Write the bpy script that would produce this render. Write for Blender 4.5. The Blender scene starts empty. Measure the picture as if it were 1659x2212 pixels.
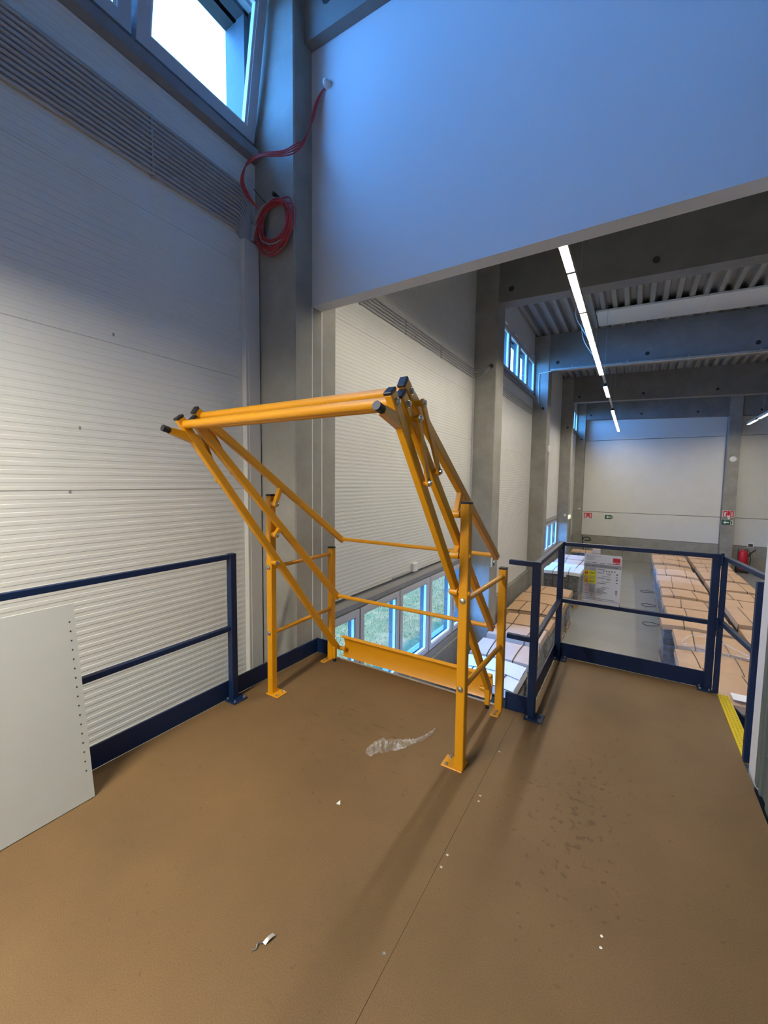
import bpy, bmesh, math, random
from mathutils import Vector, Matrix
random.seed(7)
sc = bpy.context.scene
col = sc.collection

# ------------------------------------------------------------------ camera
F, YAW, PIT, ROL = 873.597, -0.5527400, 0.0752700, 0.0118100
def _m(a): return Matrix(a)
_B = _m(((1, 0, 0), (0, 0, -1), (0, 1, 0)))
_Rz = _m(((math.cos(YAW), -math.sin(YAW), 0), (math.sin(YAW), math.cos(YAW), 0), (0, 0, 1)))
_Rx = _m(((1, 0, 0), (0, math.cos(PIT), -math.sin(PIT)), (0, math.sin(PIT), math.cos(PIT))))
_Rr = _m(((math.cos(ROL), -math.sin(ROL), 0), (math.sin(ROL), math.cos(ROL), 0), (0, 0, 1)))
_R = _Rr @ _Rx @ _B @ _Rz
cam_d = bpy.data.cameras.new('camera')
cam_d.sensor_fit = 'HORIZONTAL'
cam_d.sensor_width = 36.0
cam_d.lens = 36.0 * F / 1659.0
cam_d.clip_start = 0.02
cam_d.clip_end = 300
cam = bpy.data.objects.new('camera', cam_d)
col.objects.link(cam)
_M = Matrix((( _R[0][0], -_R[1][0], -_R[2][0], 0.0),
             ( _R[0][1], -_R[1][1], -_R[2][1], 0.0),
             ( _R[0][2], -_R[1][2], -_R[2][2], 1.63),
             (0, 0, 0, 1)))
cam.matrix_world = _M
sc.camera = cam

# ------------------------------------------------------------------ sky and exposure
SKY_STRENGTH = 24.0
TUBE_STRENGTH = 96.0
MEZZ_STRENGTH = 330.0
w = bpy.data.worlds.new('sky')
sc.world = w
w.use_nodes = True
_nt = w.node_tree
_nt.nodes.clear()
_o = _nt.nodes.new('ShaderNodeOutputWorld')
_b = _nt.nodes.new('ShaderNodeBackground')
_b.inputs[0].default_value = (0.09, 0.36, 1.0, 1)
_b.inputs[1].default_value = SKY_STRENGTH
_nt.links.new(_b.outputs[0], _o.inputs[0])
added_sun_d = bpy.data.lights.new('sun', 'SUN')  # warm light added for the grass outside; the day is overcast
added_sun_d.energy = 14.0
added_sun_d.color = (1.0, 0.74, 0.40)
added_sun_d.angle = math.radians(0.6)
added_sun = bpy.data.objects.new('sun', added_sun_d)
col.objects.link(added_sun)
added_sun.rotation_euler = Vector((-0.10, -0.80, -0.60)).to_track_quat('-Z', 'Y').to_euler()
sc.view_settings.view_transform = 'Standard'
sc.view_settings.look = 'None'
sc.view_settings.gamma = 1.0
sc.view_settings.use_curve_mapping = False
sc.view_settings.exposure = 0.15
sc.cycles.use_denoising = True
sc.cycles.max_bounces = 14
sc.cycles.diffuse_bounces = 8
sc.cycles.transparent_max_bounces = 12
sc.cycles.sample_clamp_indirect = 8.0

# ------------------------------------------------------------------ materials
MATS = {}
def mat(name, color, rough=0.6, metal=0.0, var=0.0, vscale=4.0, bump=0.0, bscale=40.0, spec=0.5,
        alpha=None, trans=0.0, emit=None, estr=0.0, stretch=None, color2=None, coat=0.0):
    m = bpy.data.materials.new(name)
    m.use_nodes = True
    nt = m.node_tree
    p = nt.nodes['Principled BSDF']
    p.inputs['Base Color'].default_value = (*color, 1)
    p.inputs['Roughness'].default_value = rough
    p.inputs['Metallic'].default_value = metal
    p.inputs['Specular IOR Level'].default_value = spec
    if coat: p.inputs['Coat Weight'].default_value = coat
    if trans: p.inputs['Transmission Weight'].default_value = trans
    if alpha is not None: p.inputs['Alpha'].default_value = alpha
    if emit:
        p.inputs['Emission Color'].default_value = (*emit, 1)
        p.inputs['Emission Strength'].default_value = estr
    if var or bump:
        tc = nt.nodes.new('ShaderNodeTexCoord')
        mp = nt.nodes.new('ShaderNodeMapping')
        nt.links.new(tc.outputs['Object'], mp.inputs[0])
        if stretch: mp.inputs['Scale'].default_value = stretch
    if var:
        n = nt.nodes.new('ShaderNodeTexNoise')
        n.inputs['Scale'].default_value = vscale
        n.inputs['Detail'].default_value = 6
        n.inputs['Roughness'].default_value = 0.65
        nt.links.new(mp.outputs[0], n.inputs['Vector'])
        r = nt.nodes.new('ShaderNodeValToRGB')
        c2 = color2 or tuple(c * (1 - var) for c in color)
        c1 = tuple(min(1, c * (1 + var * 0.5)) for c in color) if not color2 else color
        r.color_ramp.elements[0].position = 0.3
        r.color_ramp.elements[1].position = 0.7
        r.color_ramp.elements[0].color = (*c2, 1)
        r.color_ramp.elements[1].color = (*c1, 1)
        nt.links.new(n.outputs[0], r.inputs[0])
        nt.links.new(r.outputs[0], p.inputs['Base Color'])
    if bump:
        n2 = nt.nodes.new('ShaderNodeTexNoise')
        n2.inputs['Scale'].default_value = bscale
        n2.inputs['Detail'].default_value = 4
        nt.links.new(mp.outputs[0], n2.inputs['Vector'])
        bp = nt.nodes.new('ShaderNodeBump')
        bp.inputs['Strength'].default_value = bump
        bp.inputs['Distance'].default_value = 0.01
        nt.links.new(n2.outputs[0], bp.inputs['Height'])
        nt.links.new(bp.outputs[0], p.inputs['Normal'])
    MATS[name] = m
    return m

M_PANEL = mat('wall_panel_paint', (0.70, 0.70, 0.655), 0.42, var=0.04, vscale=1.5)
M_PART = mat('partition_paint', (0.60, 0.60, 0.60), 0.55, bump=0.08, bscale=220)
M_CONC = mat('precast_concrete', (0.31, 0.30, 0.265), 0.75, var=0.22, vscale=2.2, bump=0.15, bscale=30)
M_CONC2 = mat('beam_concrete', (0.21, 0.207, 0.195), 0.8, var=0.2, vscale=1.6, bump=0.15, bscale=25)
M_JOINT = mat('joint_sealant', (0.80, 0.79, 0.76), 0.6)
M_YEL = mat('yellow_powder_coat', (0.63, 0.275, 0.003), 0.38, bump=0.03, bscale=400)
M_BLUE = mat('blue_powder_coat', (0.004, 0.0165, 0.060), 0.45, spec=0.35, bump=0.03, bscale=400)
M_BLACK = mat('black_plastic', (0.012, 0.012, 0.014), 0.5)
M_STEEL = mat('zinc_bolt', (0.55, 0.55, 0.52), 0.3, metal=1.0)
M_GALV = mat('galvanised_steel', (0.50, 0.50, 0.47), 0.45, metal=0.6, var=0.2, vscale=9)
M_DECK = mat('trapezoid_roof_sheet', (0.33, 0.34, 0.34), 0.5, var=0.08)
M_WHITE = mat('white_plastic', (0.75, 0.75, 0.73), 0.45)
M_FRAME = mat('window_frame_aluminium', (0.52, 0.53, 0.56), 0.4)
M_REVEAL = mat('dark_window_reveal', (0.07, 0.07, 0.07), 0.6)
M_SILL = mat('window_sill_steel', (0.24, 0.25, 0.27), 0.5, var=0.15, vscale=5)
M_COND = mat('grey_conduit', (0.40, 0.40, 0.41), 0.5)
M_TRUNK = mat('trunking_paint', (0.60, 0.585, 0.54), 0.5)
M_RED = mat('red_cable_sheath', (0.42, 0.045, 0.05), 0.55)
M_GREYC = mat('grey_cable_sheath', (0.33, 0.33, 0.34), 0.5)
M_LEAN = mat('sheet_steel_panel', (0.50, 0.515, 0.485), 0.35, var=0.03)
M_DOORG = mat('green_grey_door_paint', (0.115, 0.14, 0.125), 0.4)
M_JAMB = mat('jamb_sheet', (0.74, 0.74, 0.75), 0.5)
M_TREAD = mat('yellow_tread', (0.68, 0.52, 0.01), 0.45)
M_HFLOOR = mat('hall_floor_concrete', (0.26, 0.262, 0.245), 0.32, var=0.12, vscale=1.2, bump=0.02, bscale=8)
M_WOOD = mat('pallet_wood', (0.48, 0.34, 0.19), 0.75, var=0.3, vscale=8, stretch=(1, 8, 8))
M_CARD = mat('brown_cardboard', (0.52, 0.335, 0.20), 0.7, var=0.08, vscale=3)
M_CARD2 = mat('pinkish_cardboard', (0.60, 0.43, 0.33), 0.6, var=0.06, vscale=3)
M_CARDW = mat('white_cardboard', (0.72, 0.72, 0.72), 0.5, var=0.04)
M_GOODS = mat('dark_wrapped_goods', (0.075, 0.072, 0.068), 0.22, var=0.35, vscale=6, stretch=(1, 1, 9), bump=0.35, bscale=9)
M_STRAP = mat('black_strap', (0.02, 0.02, 0.022), 0.4)
M_SIGN = mat('sign_white', (0.72, 0.72, 0.70), 0.5)
M_SGREY = mat('sign_grey', (0.33, 0.34, 0.34), 0.5)
M_SBEIGE = mat('sign_light_grey', (0.52, 0.50, 0.47), 0.5)
M_SYEL = mat('sign_yellow', (0.68, 0.60, 0.01), 0.5)
M_SRED = mat('sign_red', (0.55, 0.01, 0.03), 0.45)
M_SGREEN = mat('sign_green', (0.01, 0.09, 0.06), 0.45)
M_INK = mat('sign_ink', (0.05, 0.05, 0.05), 0.6)
M_INKL = mat('sign_ink_pale', (0.22, 0.22, 0.22), 0.6)
M_EXT = mat('extinguisher_red', (0.55, 0.015, 0.03), 0.35)
M_TUBE = mat('lamp_diffuser', (0.9, 0.9, 0.88), 0.4, emit=(1.0, 0.90, 0.74), estr=TUBE_STRENGTH)
M_TUBE2 = mat('mezzanine_lamp_diffuser', (0.9, 0.9, 0.88), 0.4, emit=(1.0, 0.93, 0.80), estr=MEZZ_STRENGTH)  # glow of the two unseen lamps added behind the camera
M_HOUSE = mat('lamp_housing', (0.45, 0.45, 0.45), 0.4)
M_ROOM = mat('plain_render', (0.26, 0.26, 0.25), 0.7, var=0.06)
M_SKYL = mat('white_roof_panel', (0.84, 0.86, 0.86), 0.45)
M_DARK = mat('dark_socket', (0.03, 0.03, 0.03), 0.8)
M_PAPER = mat('white_paper', (0.80, 0.80, 0.78), 0.6)
M_BEIGE = mat('lintel_strip', (0.42, 0.40, 0.33), 0.6)
M_LAMPW = mat('lit_emergency_lamp', (0.9, 0.9, 0.7), 0.4, emit=(1, 0.95, 0.65), estr=0.5)

def glass_mat():
    m = bpy.data.materials.new('window_glass'); m.use_nodes = True
    nt = m.node_tree; nt.nodes.clear()
    o = nt.nodes.new('ShaderNodeOutputMaterial')
    t = nt.nodes.new('ShaderNodeBsdfTransparent'); t.inputs[0].default_value = (0.93, 0.96, 0.97, 1)
    g = nt.nodes.new('ShaderNodeBsdfGlossy'); g.inputs[1].default_value = 0.02
    mx = nt.nodes.new('ShaderNodeMixShader')
    lwt = nt.nodes.new('ShaderNodeLayerWeight'); lwt.inputs[0].default_value = 0.5
    pw = nt.nodes.new('ShaderNodeMath'); pw.operation = 'POWER'; pw.inputs[1].default_value = 5.0
    ml = nt.nodes.new('ShaderNodeMath'); ml.operation = 'MULTIPLY_ADD'; ml.inputs[1].default_value = 0.5; ml.inputs[2].default_value = 0.03
    nt.links.new(lwt.outputs['Facing'], pw.inputs[0]); nt.links.new(pw.outputs[0], ml.inputs[0])
    nt.links.new(ml.outputs[0], mx.inputs[0]); nt.links.new(t.outputs[0], mx.inputs[1]); nt.links.new(g.outputs[0], mx.inputs[2])
    nt.links.new(mx.outputs[0], o.inputs[0])
    return m
M_GLASS = glass_mat()

def film_mat(name, density, tint):
    m = bpy.data.materials.new(name); m.use_nodes = True
    nt = m.node_tree; nt.nodes.clear()
    o = nt.nodes.new('ShaderNodeOutputMaterial')
    t = nt.nodes.new('ShaderNodeBsdfTransparent')
    p = nt.nodes.new('ShaderNodeBsdfPrincipled')
    p.inputs['Base Color'].default_value = (*tint, 1); p.inputs['Roughness'].default_value = 0.15
    n = nt.nodes.new('ShaderNodeTexNoise'); n.inputs['Scale'].default_value = 14; n.inputs['Detail'].default_value = 5
    r = nt.nodes.new('ShaderNodeValToRGB')
    r.color_ramp.elements[0].position = 0.35; r.color_ramp.elements[0].color = (density * 0.35,) * 3 + (1,)
    r.color_ramp.elements[1].position = 0.65; r.color_ramp.elements[1].color = (min(1, density * 1.7),) * 3 + (1,)
    tc = nt.nodes.new('ShaderNodeTexCoord'); nt.links.new(tc.outputs['Object'], n.inputs['Vector'])
    nt.links.new(n.outputs[0], r.inputs[0])
    b = nt.nodes.new('ShaderNodeBump'); b.inputs['Strength'].default_value = 0.8; b.inputs['Distance'].default_value = 0.02
    nt.links.new(n.outputs[0], b.inputs['Height']); nt.links.new(b.outputs[0], p.inputs['Normal'])
    mx = nt.nodes.new('ShaderNodeMixShader')
    nt.links.new(r.outputs[0], mx.inputs[0]); nt.links.new(t.outputs[0], mx.inputs[1]); nt.links.new(p.outputs[0], mx.inputs[2])
    nt.links.new(mx.outputs[0], o.inputs[0])
    return m
M_FILM = film_mat('stretch_film', 0.15, (0.8, 0.82, 0.85))
M_LITTER = film_mat('torn_film', 0.27, (0.78, 0.75, 0.70))

def floor_mat():
    """coated chipboard: fine grain, scuffs, and a cluster of dark drips with their own shapes"""
    m = bpy.data.materials.new('brown_chipboard_deck'); m.use_nodes = True
    nt = m.node_tree; p = nt.nodes['Principled BSDF']
    N = nt.nodes.new; L = nt.links.new
    tc = N('ShaderNodeTexCoord')
    def noise(scale, detail=5, rough=0.6, vec=None):
        n = N('ShaderNodeTexNoise'); n.inputs['Scale'].default_value = scale
        n.inputs['Detail'].default_value = detail; n.inputs['Roughness'].default_value = rough
        L(vec or tc.outputs['Object'], n.inputs['Vector']); return n
    def ramp(src, p0, p1, c0, c1):
        r = N('ShaderNodeValToRGB')
        r.color_ramp.elements[0].position = p0; r.color_ramp.elements[1].position = p1
        r.color_ramp.elements[0].color = (*c0, 1); r.color_ramp.elements[1].color = (*c1, 1)
        L(src, r.inputs[0]); return r
    def mul(a, b, fac=1.0):
        x = N('ShaderNodeMixRGB'); x.blend_type = 'MULTIPLY'; x.inputs[0].default_value = fac
        L(a, x.inputs[1]); L(b, x.inputs[2]); return x.outputs[0]
    grain = ramp(noise(260, 3).outputs[0], 0.3, 0.7, (0.123, 0.074, 0.031), (0.198, 0.119, 0.050))
    base = mul(grain.outputs[0], ramp(noise(1.3, 6).outputs[0], 0.3, 0.72, (0.80, 0.80, 0.80), (1.1, 1.08, 1.05)).outputs[0])
    def blob(center, radius, r0=0.2, r1=1.0):
        mp = N('ShaderNodeMapping'); mp.vector_type = 'POINT'
        mp.inputs['Location'].default_value = (-center[0] / radius[0], -center[1] / radius[1], 0)
        mp.inputs['Scale'].default_value = (1 / radius[0], 1 / radius[1], 1)
        L(tc.outputs['Object'], mp.inputs[0])
        g = N('ShaderNodeTexGradient'); g.gradient_type = 'SPHERICAL'
        L(mp.outputs[0], g.inputs[0]); return g.outputs[0]
    def spots(scale, lo, hi, cen, rad, dark, stretch=None, gain=0.2):
        vec = None
        if stretch:
            mp = N('ShaderNodeMapping'); mp.inputs['Scale'].default_value = stretch
            mp.inputs['Rotation'].default_value = (0, 0, 0.6)
            L(tc.outputs['Object'], mp.inputs[0]); vec = mp.outputs[0]
        n = noise(scale, 3, 0.5, vec)
        a = N('ShaderNodeMath'); a.operation = 'MULTIPLY_ADD'
        L(blob(cen, rad), a.inputs[0]); a.inputs[1].default_value = gain; L(n.outputs[0], a.inputs[2])
        return ramp(a.outputs[0], lo, hi, (1, 1, 1), dark)
    s1 = spots(26, 0.70, 0.78, (-0.17, 2.10), (0.42, 1.05), (0.68, 0.66, 0.62), gain=0.16)
    s2 = spots(7, 0.70, 0.84, (-1.50, 2.15), (0.80, 0.70), (0.70, 0.66, 0.60), (1.0, 3.0, 1), gain=0.16)
    s3 = spots(30, 0.72, 0.76, (-0.9, 1.9), (2.2, 2.2), (0.75, 0.73, 0.70), gain=0.03)
    for s in (s1, s2, s3):
        base = mul(base, s.outputs[0])
    L(base, p.inputs['Base Color'])
    p.inputs['Roughness'].default_value = 0.62
    p.inputs['Specular IOR Level'].default_value = 0.35
    b = N('ShaderNodeBump'); b.inputs['Strength'].default_value = 0.25; b.inputs['Distance'].default_value = 0.004
    L(noise(180, 4).outputs[0], b.inputs['Height']); L(b.outputs[0], p.inputs['Normal'])
    return m
M_FLOOR = floor_mat()

def grass_mat():
    m = bpy.data.materials.new('meadow_grass'); m.use_nodes = True
    nt = m.node_tree; p = nt.nodes['Principled BSDF']
    tc = nt.nodes.new('ShaderNodeTexCoord')
    n = nt.nodes.new('ShaderNodeTexNoise'); n.inputs['Scale'].default_value = 3.2; n.inputs['Detail'].default_value = 10; n.inputs['Roughness'].default_value = 0.8
    nt.links.new(tc.outputs['Object'], n.inputs['Vector'])
    r = nt.nodes.new('ShaderNodeValToRGB')
    e = r.color_ramp.elements
    e[0].position = 0.33; e[0].color = (0.026, 0.042, 0.009, 1)
    e[1].position = 0.66; e[1].color = (0.17, 0.095, 0.036, 1)
    k = e.new(0.5); k.color = (0.075, 0.066, 0.018, 1)
    nt.links.new(n.outputs[0], r.inputs[0]); nt.links.new(r.outputs[0], p.inputs['Base Color'])
    p.inputs['Roughness'].default_value = 0.9
    p.inputs['Specular IOR Level'].default_value = 0.1
    return m
M_GRASS = grass_mat()
def blade_mat():
    m = M_GRASS.copy(); m.name = 'grass_blade'
    nt = m.node_tree; p = nt.nodes['Principled BSDF']; o = nt.nodes['Material Output']
    src = p.inputs['Base Color'].links[0].from_socket
    br = nt.nodes.new('ShaderNodeBrightContrast'); br.inputs['Bright'].default_value = 0.03
    d = nt.nodes.new('ShaderNodeBsdfDiffuse'); t = nt.nodes.new('ShaderNodeBsdfTranslucent'); mx = nt.nodes.new('ShaderNodeMixShader')
    nt.links.new(src, br.inputs[0])
    nt.links.new(br.outputs[0], d.inputs[0]); nt.links.new(br.outputs[0], t.inputs[0])
    nt.links.new(d.outputs[0], mx.inputs[1]); nt.links.new(t.outputs[0], mx.inputs[2]); nt.links.new(mx.outputs[0], o.inputs[0])
    return m
M_BLADE = blade_mat()

# ------------------------------------------------------------------ mesh helpers
def root_loc(o):
    while o.parent is not None: o = o.parent
    return Vector(o.location)

class MB:
    """collects geometry in world coordinates and links it as one mesh object"""
    def __init__(self): self.bm = bmesh.new()
    def box(self, x0, x1, y0, y1, z0, z1, bevel=0.0):
        v = [self.bm.verts.new(p) for p in ((x0, y0, z0), (x1, y0, z0), (x1, y1, z0), (x0, y1, z0),
                                             (x0, y0, z1), (x1, y0, z1), (x1, y1, z1), (x0, y1, z1))]
        fs = [self.bm.faces.new([v[i] for i in f]) for f in ((0, 3, 2, 1), (4, 5, 6, 7), (0, 1, 5, 4), (1, 2, 6, 5), (2, 3, 7, 6), (3, 0, 4, 7))]
        if bevel: self._bev(fs, bevel)
        return self
    def _bev(self, fs, b):
        es = list({e for f in fs for e in f.edges})
        bmesh.ops.bevel(self.bm, geom=es, offset=b, segments=1, affect='EDGES', profile=0.5)
    def bar(self, a, b, wx, h, bevel=0.0, side=(1, 0, 0)):
        """square tube from a to b; wx along side, h across"""
        a, b = Vector(a), Vector(b); d = (b - a).normalized(); s = Vector(side)
        s = (s - d * s.dot(d)).normalized(); u = d.cross(s).normalized()
        vs = []
        for c in (a, b):
            for i, j in ((-1, -1), (1, -1), (1, 1), (-1, 1)):
                vs.append(self.bm.verts.new(c + s * (i * wx / 2) + u * (j * h / 2)))
        fs = [self.bm.faces.new([vs[i] for i in f]) for f in ((3, 2, 1, 0), (4, 5, 6, 7), (0, 1, 5, 4), (1, 2, 6, 5), (2, 3, 7, 6), (3, 0, 4, 7))]
        if bevel: self._bev(fs, bevel)
        return self
    def tube(self, pts, r, n=12, cap=True, closed=False):
        pts = [Vector(p) for p in pts]; rings = []; m = len(pts)
        prev = None
        for i, p in enumerate(pts):
            if closed: d = pts[(i + 1) % m] - pts[i - 1]
            else: d = pts[min(i + 1, m - 1)] - pts[max(i - 1, 0)]
            d.normalize()
            if prev is None:
                s = d.orthogonal().normalized()
            else:
                s = prev - d * prev.dot(d)
                s = s.normalized() if s.length > 1e-6 else d.orthogonal().normalized()
            prev = s; u = d.cross(s)
            rr = r[i] if isinstance(r, (list, tuple)) else r
            rings.append([self.bm.verts.new(p + (s * math.cos(t) + u * math.sin(t)) * rr) for t in [2 * math.pi * k / n for k in range(n)]])
        for i in range(m if closed else m - 1):
            A, B = rings[i], rings[(i + 1) % m]
            for k in range(n):
                self.bm.faces.new((A[k], A[(k + 1) % n], B[(k + 1) % n], B[k]))
        if cap and not closed:
            self.bm.faces.new(rings[0][::-1]); self.bm.faces.new(rings[-1])
        return self
    def prism(self, poly, axis, a, b):
        """polygon of 2-D points swept along axis (0,1,2) from a to b"""
        def P(q, t):
            return ((t, q[0], q[1]), (q[0], t, q[1]), (q[0], q[1], t))[axis]
        A = [self.bm.verts.new(P(q, a)) for q in poly]; B = [self.bm.verts.new(P(q, b)) for q in poly]
        n = len(poly)
        self.bm.faces.new(A); self.bm.faces.new(B[::-1])
        for i in range(n): self.bm.faces.new((A[i], B[i], B[(i + 1) % n], A[(i + 1) % n]))
        return self
    def lathe(self, prof, c, n=16, axis=(0, 0, 1)):
        c = Vector(c); d = Vector(axis).normalized(); s = d.orthogonal().normalized(); u = d.cross(s)
        rings = [[self.bm.verts.new(c + d * h + (s * math.cos(2 * math.pi * k / n) + u * math.sin(2 * math.pi * k / n)) * max(r, 1e-5)) for k in range(n)] for r, h in prof]
        for A, B in zip(rings, rings[1:]):
            for k in range(n): self.bm.faces.new((A[k], A[(k + 1) % n], B[(k + 1) % n], B[k]))
        self.bm.faces.new(rings[0][::-1]); self.bm.faces.new(rings[-1])
        return self
    def grid(self, nx, ny, fn, thick=0.0):
        V = [[self.bm.verts.new(fn(i / nx, j / ny)) for i in range(nx + 1)] for j in range(ny + 1)]
        fs = [self.bm.faces.new((V[j][i], V[j][i + 1], V[j + 1][i + 1], V[j + 1][i])) for j in range(ny) for i in range(nx)]
        if thick:
            bmesh.ops.recalc_face_normals(self.bm, faces=fs)
            bmesh.ops.solidify(self.bm, geom=fs, thickness=thick)
        return self
    def faces(self, vs, fs):
        V = [self.bm.verts.new(v) for v in vs]
        for f in fs: self.bm.faces.new([V[i] for i in f])
        return self
    def build(self, name, m, parent=None, smooth=True, recalc=True):
        if recalc: bmesh.ops.recalc_face_normals(self.bm, faces=self.bm.faces[:])
        if parent is not None:
            off = root_loc(parent)
            if off.length: bmesh.ops.translate(self.bm, verts=self.bm.verts[:], vec=-off)
        me = bpy.data.meshes.new(name)
        self.bm.to_mesh(me); self.bm.free()
        me.materials.append(m)
        if smooth:
            for p in me.polygons: p.use_smooth = True
            me.set_sharp_from_angle(angle=math.radians(32))
        o = bpy.data.objects.new(name, me); col.objects.link(o)
        if parent is not None: o.parent = parent
        return o

def tag(o, label=None, cat=None, group=None, kind=None):
    if label: o['label'] = label
    if cat: o['category'] = cat
    if group: o['group'] = group
    if kind: o['kind'] = kind
    return o
def thing(name, label, cat, loc=(0, 0, 0), group=None, kind=None):
    o = bpy.data.objects.new(name, None); col.objects.link(o)
    o.location = loc; o.empty_display_size = 0.2
    return tag(o, label, cat, group, kind)
def struct(o, label, cat): return tag(o, label, cat, kind='structure')
def B(*a, **k): return MB().box(*a, **k)

# ------------------------------------------------------------------ key dimensions
ZF = -2.72                      # hall floor
XW, XC = -3.05, -2.57           # wall face, inner face of the columns
COLS = [(2.66, 3.23), (8.56, 9.10), (14.40, 14.97), (20.50, 21.07), (26.30, 26.75)]
YFAR, XR, YB = 26.75, 14.0, -3.4
def roof_z(x): return 6.50 - 0.038 * (x - XC)
def beam_z(x): return 5.33 - 0.036 * (x - XC)
BAYS = [(YB, 2.66), (3.23, 8.56), (9.10, 14.40), (14.97, 20.50), (21.07, 26.30)]

# ------------------------------------------------------------------ hall floor, outside ground
f = struct(MB().box(XW - 0.3, XR, YB, YFAR + 0.2, ZF - 0.2, ZF).build('floor', M_HFLOOR), 'polished grey concrete floor of the lower hall', 'floor')
g = MB().grid(24, 30, lambda u, v: (-45 + 41.7 * u, -12 + 60 * v, -2.60 + 2.5 * max(0, (1 - u) - 0.12) + 0.06 * math.sin(9 * u + 7 * v)), 0)
struct(g.build('ground', M_GRASS), 'grassy slope outside the low windows', 'grass')
# grass tufts close to the window
bm_v, bm_f = [], []
for i in range(30000):
    x = -3.6 - 11 * random.random() ** 1.3; y = 3.0 + 15 * random.random()
    u = (x + 45) / 41.7; v = (y + 12) / 60
    z = -2.60 + 2.5 * max(0, (1 - u) - 0.12) + 0.06 * math.sin(9 * u + 7 * v)
    a = random.random() * 6.28; h = 0.03 + 0.07 * random.random(); s = 0.006 + 0.008 * random.random()
    lx, ly = 0.05 * random.uniform(-1, 1), 0.05 * random.uniform(0.2, 1.6)
    k = len(bm_v)
    bm_v += [(x - s * math.cos(a), y - s * math.sin(a), z - 0.02), (x + s * math.cos(a), y + s * math.sin(a), z - 0.02), (x + lx, y + ly, z + h)]
    bm_f.append((k, k + 1, k + 2))
me = bpy.data.meshes.new('grass_blades'); me.from_pydata(bm_v, [], bm_f); me.materials.append(M_BLADE)
o = bpy.data.objects.new('grass_blades', me); col.objects.link(o)
tag(o, 'long dry and green grass blades outside the low windows', 'grass', kind='stuff')

# ------------------------------------------------------------------ left wall: backing with openings, ribbed panels
LOW0, LOW1 = -1.46, -0.03       # low windows (bays 2 and 4)
HI0, HI1 = 4.56, 5.72           # high windows (bays 1, 3, 5)
mb = MB()
xo = XW - 0.22
for i, (a, b) in enumerate(BAYS):
    a2, b2 = a - (0.6 if i else 0.0), b + 0.6
    if i in (1, 3):
        mb.box(xo, XW - 0.03, a, b, ZF, LOW0); mb.box(xo, XW - 0.03, a, b, LOW1, 7.2)
    else:
        mb.box(xo, XW - 0.03, a, b, ZF, HI0); mb.box(xo, XW - 0.03, a, b, HI1, 7.2)
for (a, b) in COLS: mb.box(xo, XW - 0.03, a, b, ZF, 7.2)
wall_left = struct(mb.build('wall_left', M_ROOM), 'long left outer wall of pale horizontally ribbed panels between concrete columns', 'wall')

def rib_panel(y0, y1, z0, z1, parent=wall_left, x=XW, period=0.05, deep=0.0019):
    """sandwich panel: shallow box ribs, joint recessed top and bottom"""
    z = z0 + 0.0012; pts = [(x - 0.03, z), (x, z)]
    n = max(1, round((z1 - z0) / period)); p = (z1 - z0) / n
    for k in range(n):
        b = z0 + k * p
        zs = (b + 0.40 * p, b + 0.47 * p, b + 0.90 * p, b + 0.97 * p)
        pts += [(x, zs[0]), (x - deep, zs[1]), (x - deep, zs[2]), (x, zs[3])]
    zt = z1 - 0.0012
    pts = [q for q in pts if q[1] <= zt] + [(x, zt), (x - 0.03, zt)]
    return MB().prism(pts, 1, y0, y1).build('panel', M_PANEL, parent, smooth=False)

def rows(z0, z1):
    cuts = [z0] + [1.552 + 0.99 * k for k in range(-5, 7) if z0 + 0.1 < 1.552 + 0.99 * k < z1 - 0.1] + [z1]
    return list(zip(cuts, cuts[1:]))
for i, (a, b) in enumerate(BAYS):
    spans = [(0.14, 6.9)] if i in (1, 3) else [(-1.35, HI0 - 0.11), (HI1 + 0.16, 6.9)]
    if i == 0: spans[0] = (ZF, HI0 - 0.11)
    for s in spans:
        for z0, z1 in rows(*s):
            if not (i == 0 and z1 < 1.5): rib_panel(a, b, -1.4 if i == 0 and z1 < 1.6 else z0, z1)
    if i:   # concrete plinth
        top = -1.56 if i in (1, 3) else -1.35
        MB().box(XW - 0.03, XW + 0.06, a, b, ZF, top - 0.04).box(XW - 0.03, XW + 0.03, a, b, top - 0.05, top).build('plinth', M_CONC, wall_left)
    if i in (1, 3):
        MB().box(XW - 0.03, XW + 0.015, a, b, 0.03, 0.135).build('lintel', M_BEIGE, wall_left)

for (y, z) in ((1.14, 1.54), (1.21, 1.95), (1.43, 2.60)):
    MB().box(XW, XW + 0.001, y - 0.006, y + 0.006, z - 0.010, z + 0.010).build('scuff', M_SILL, wall_left)
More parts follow.
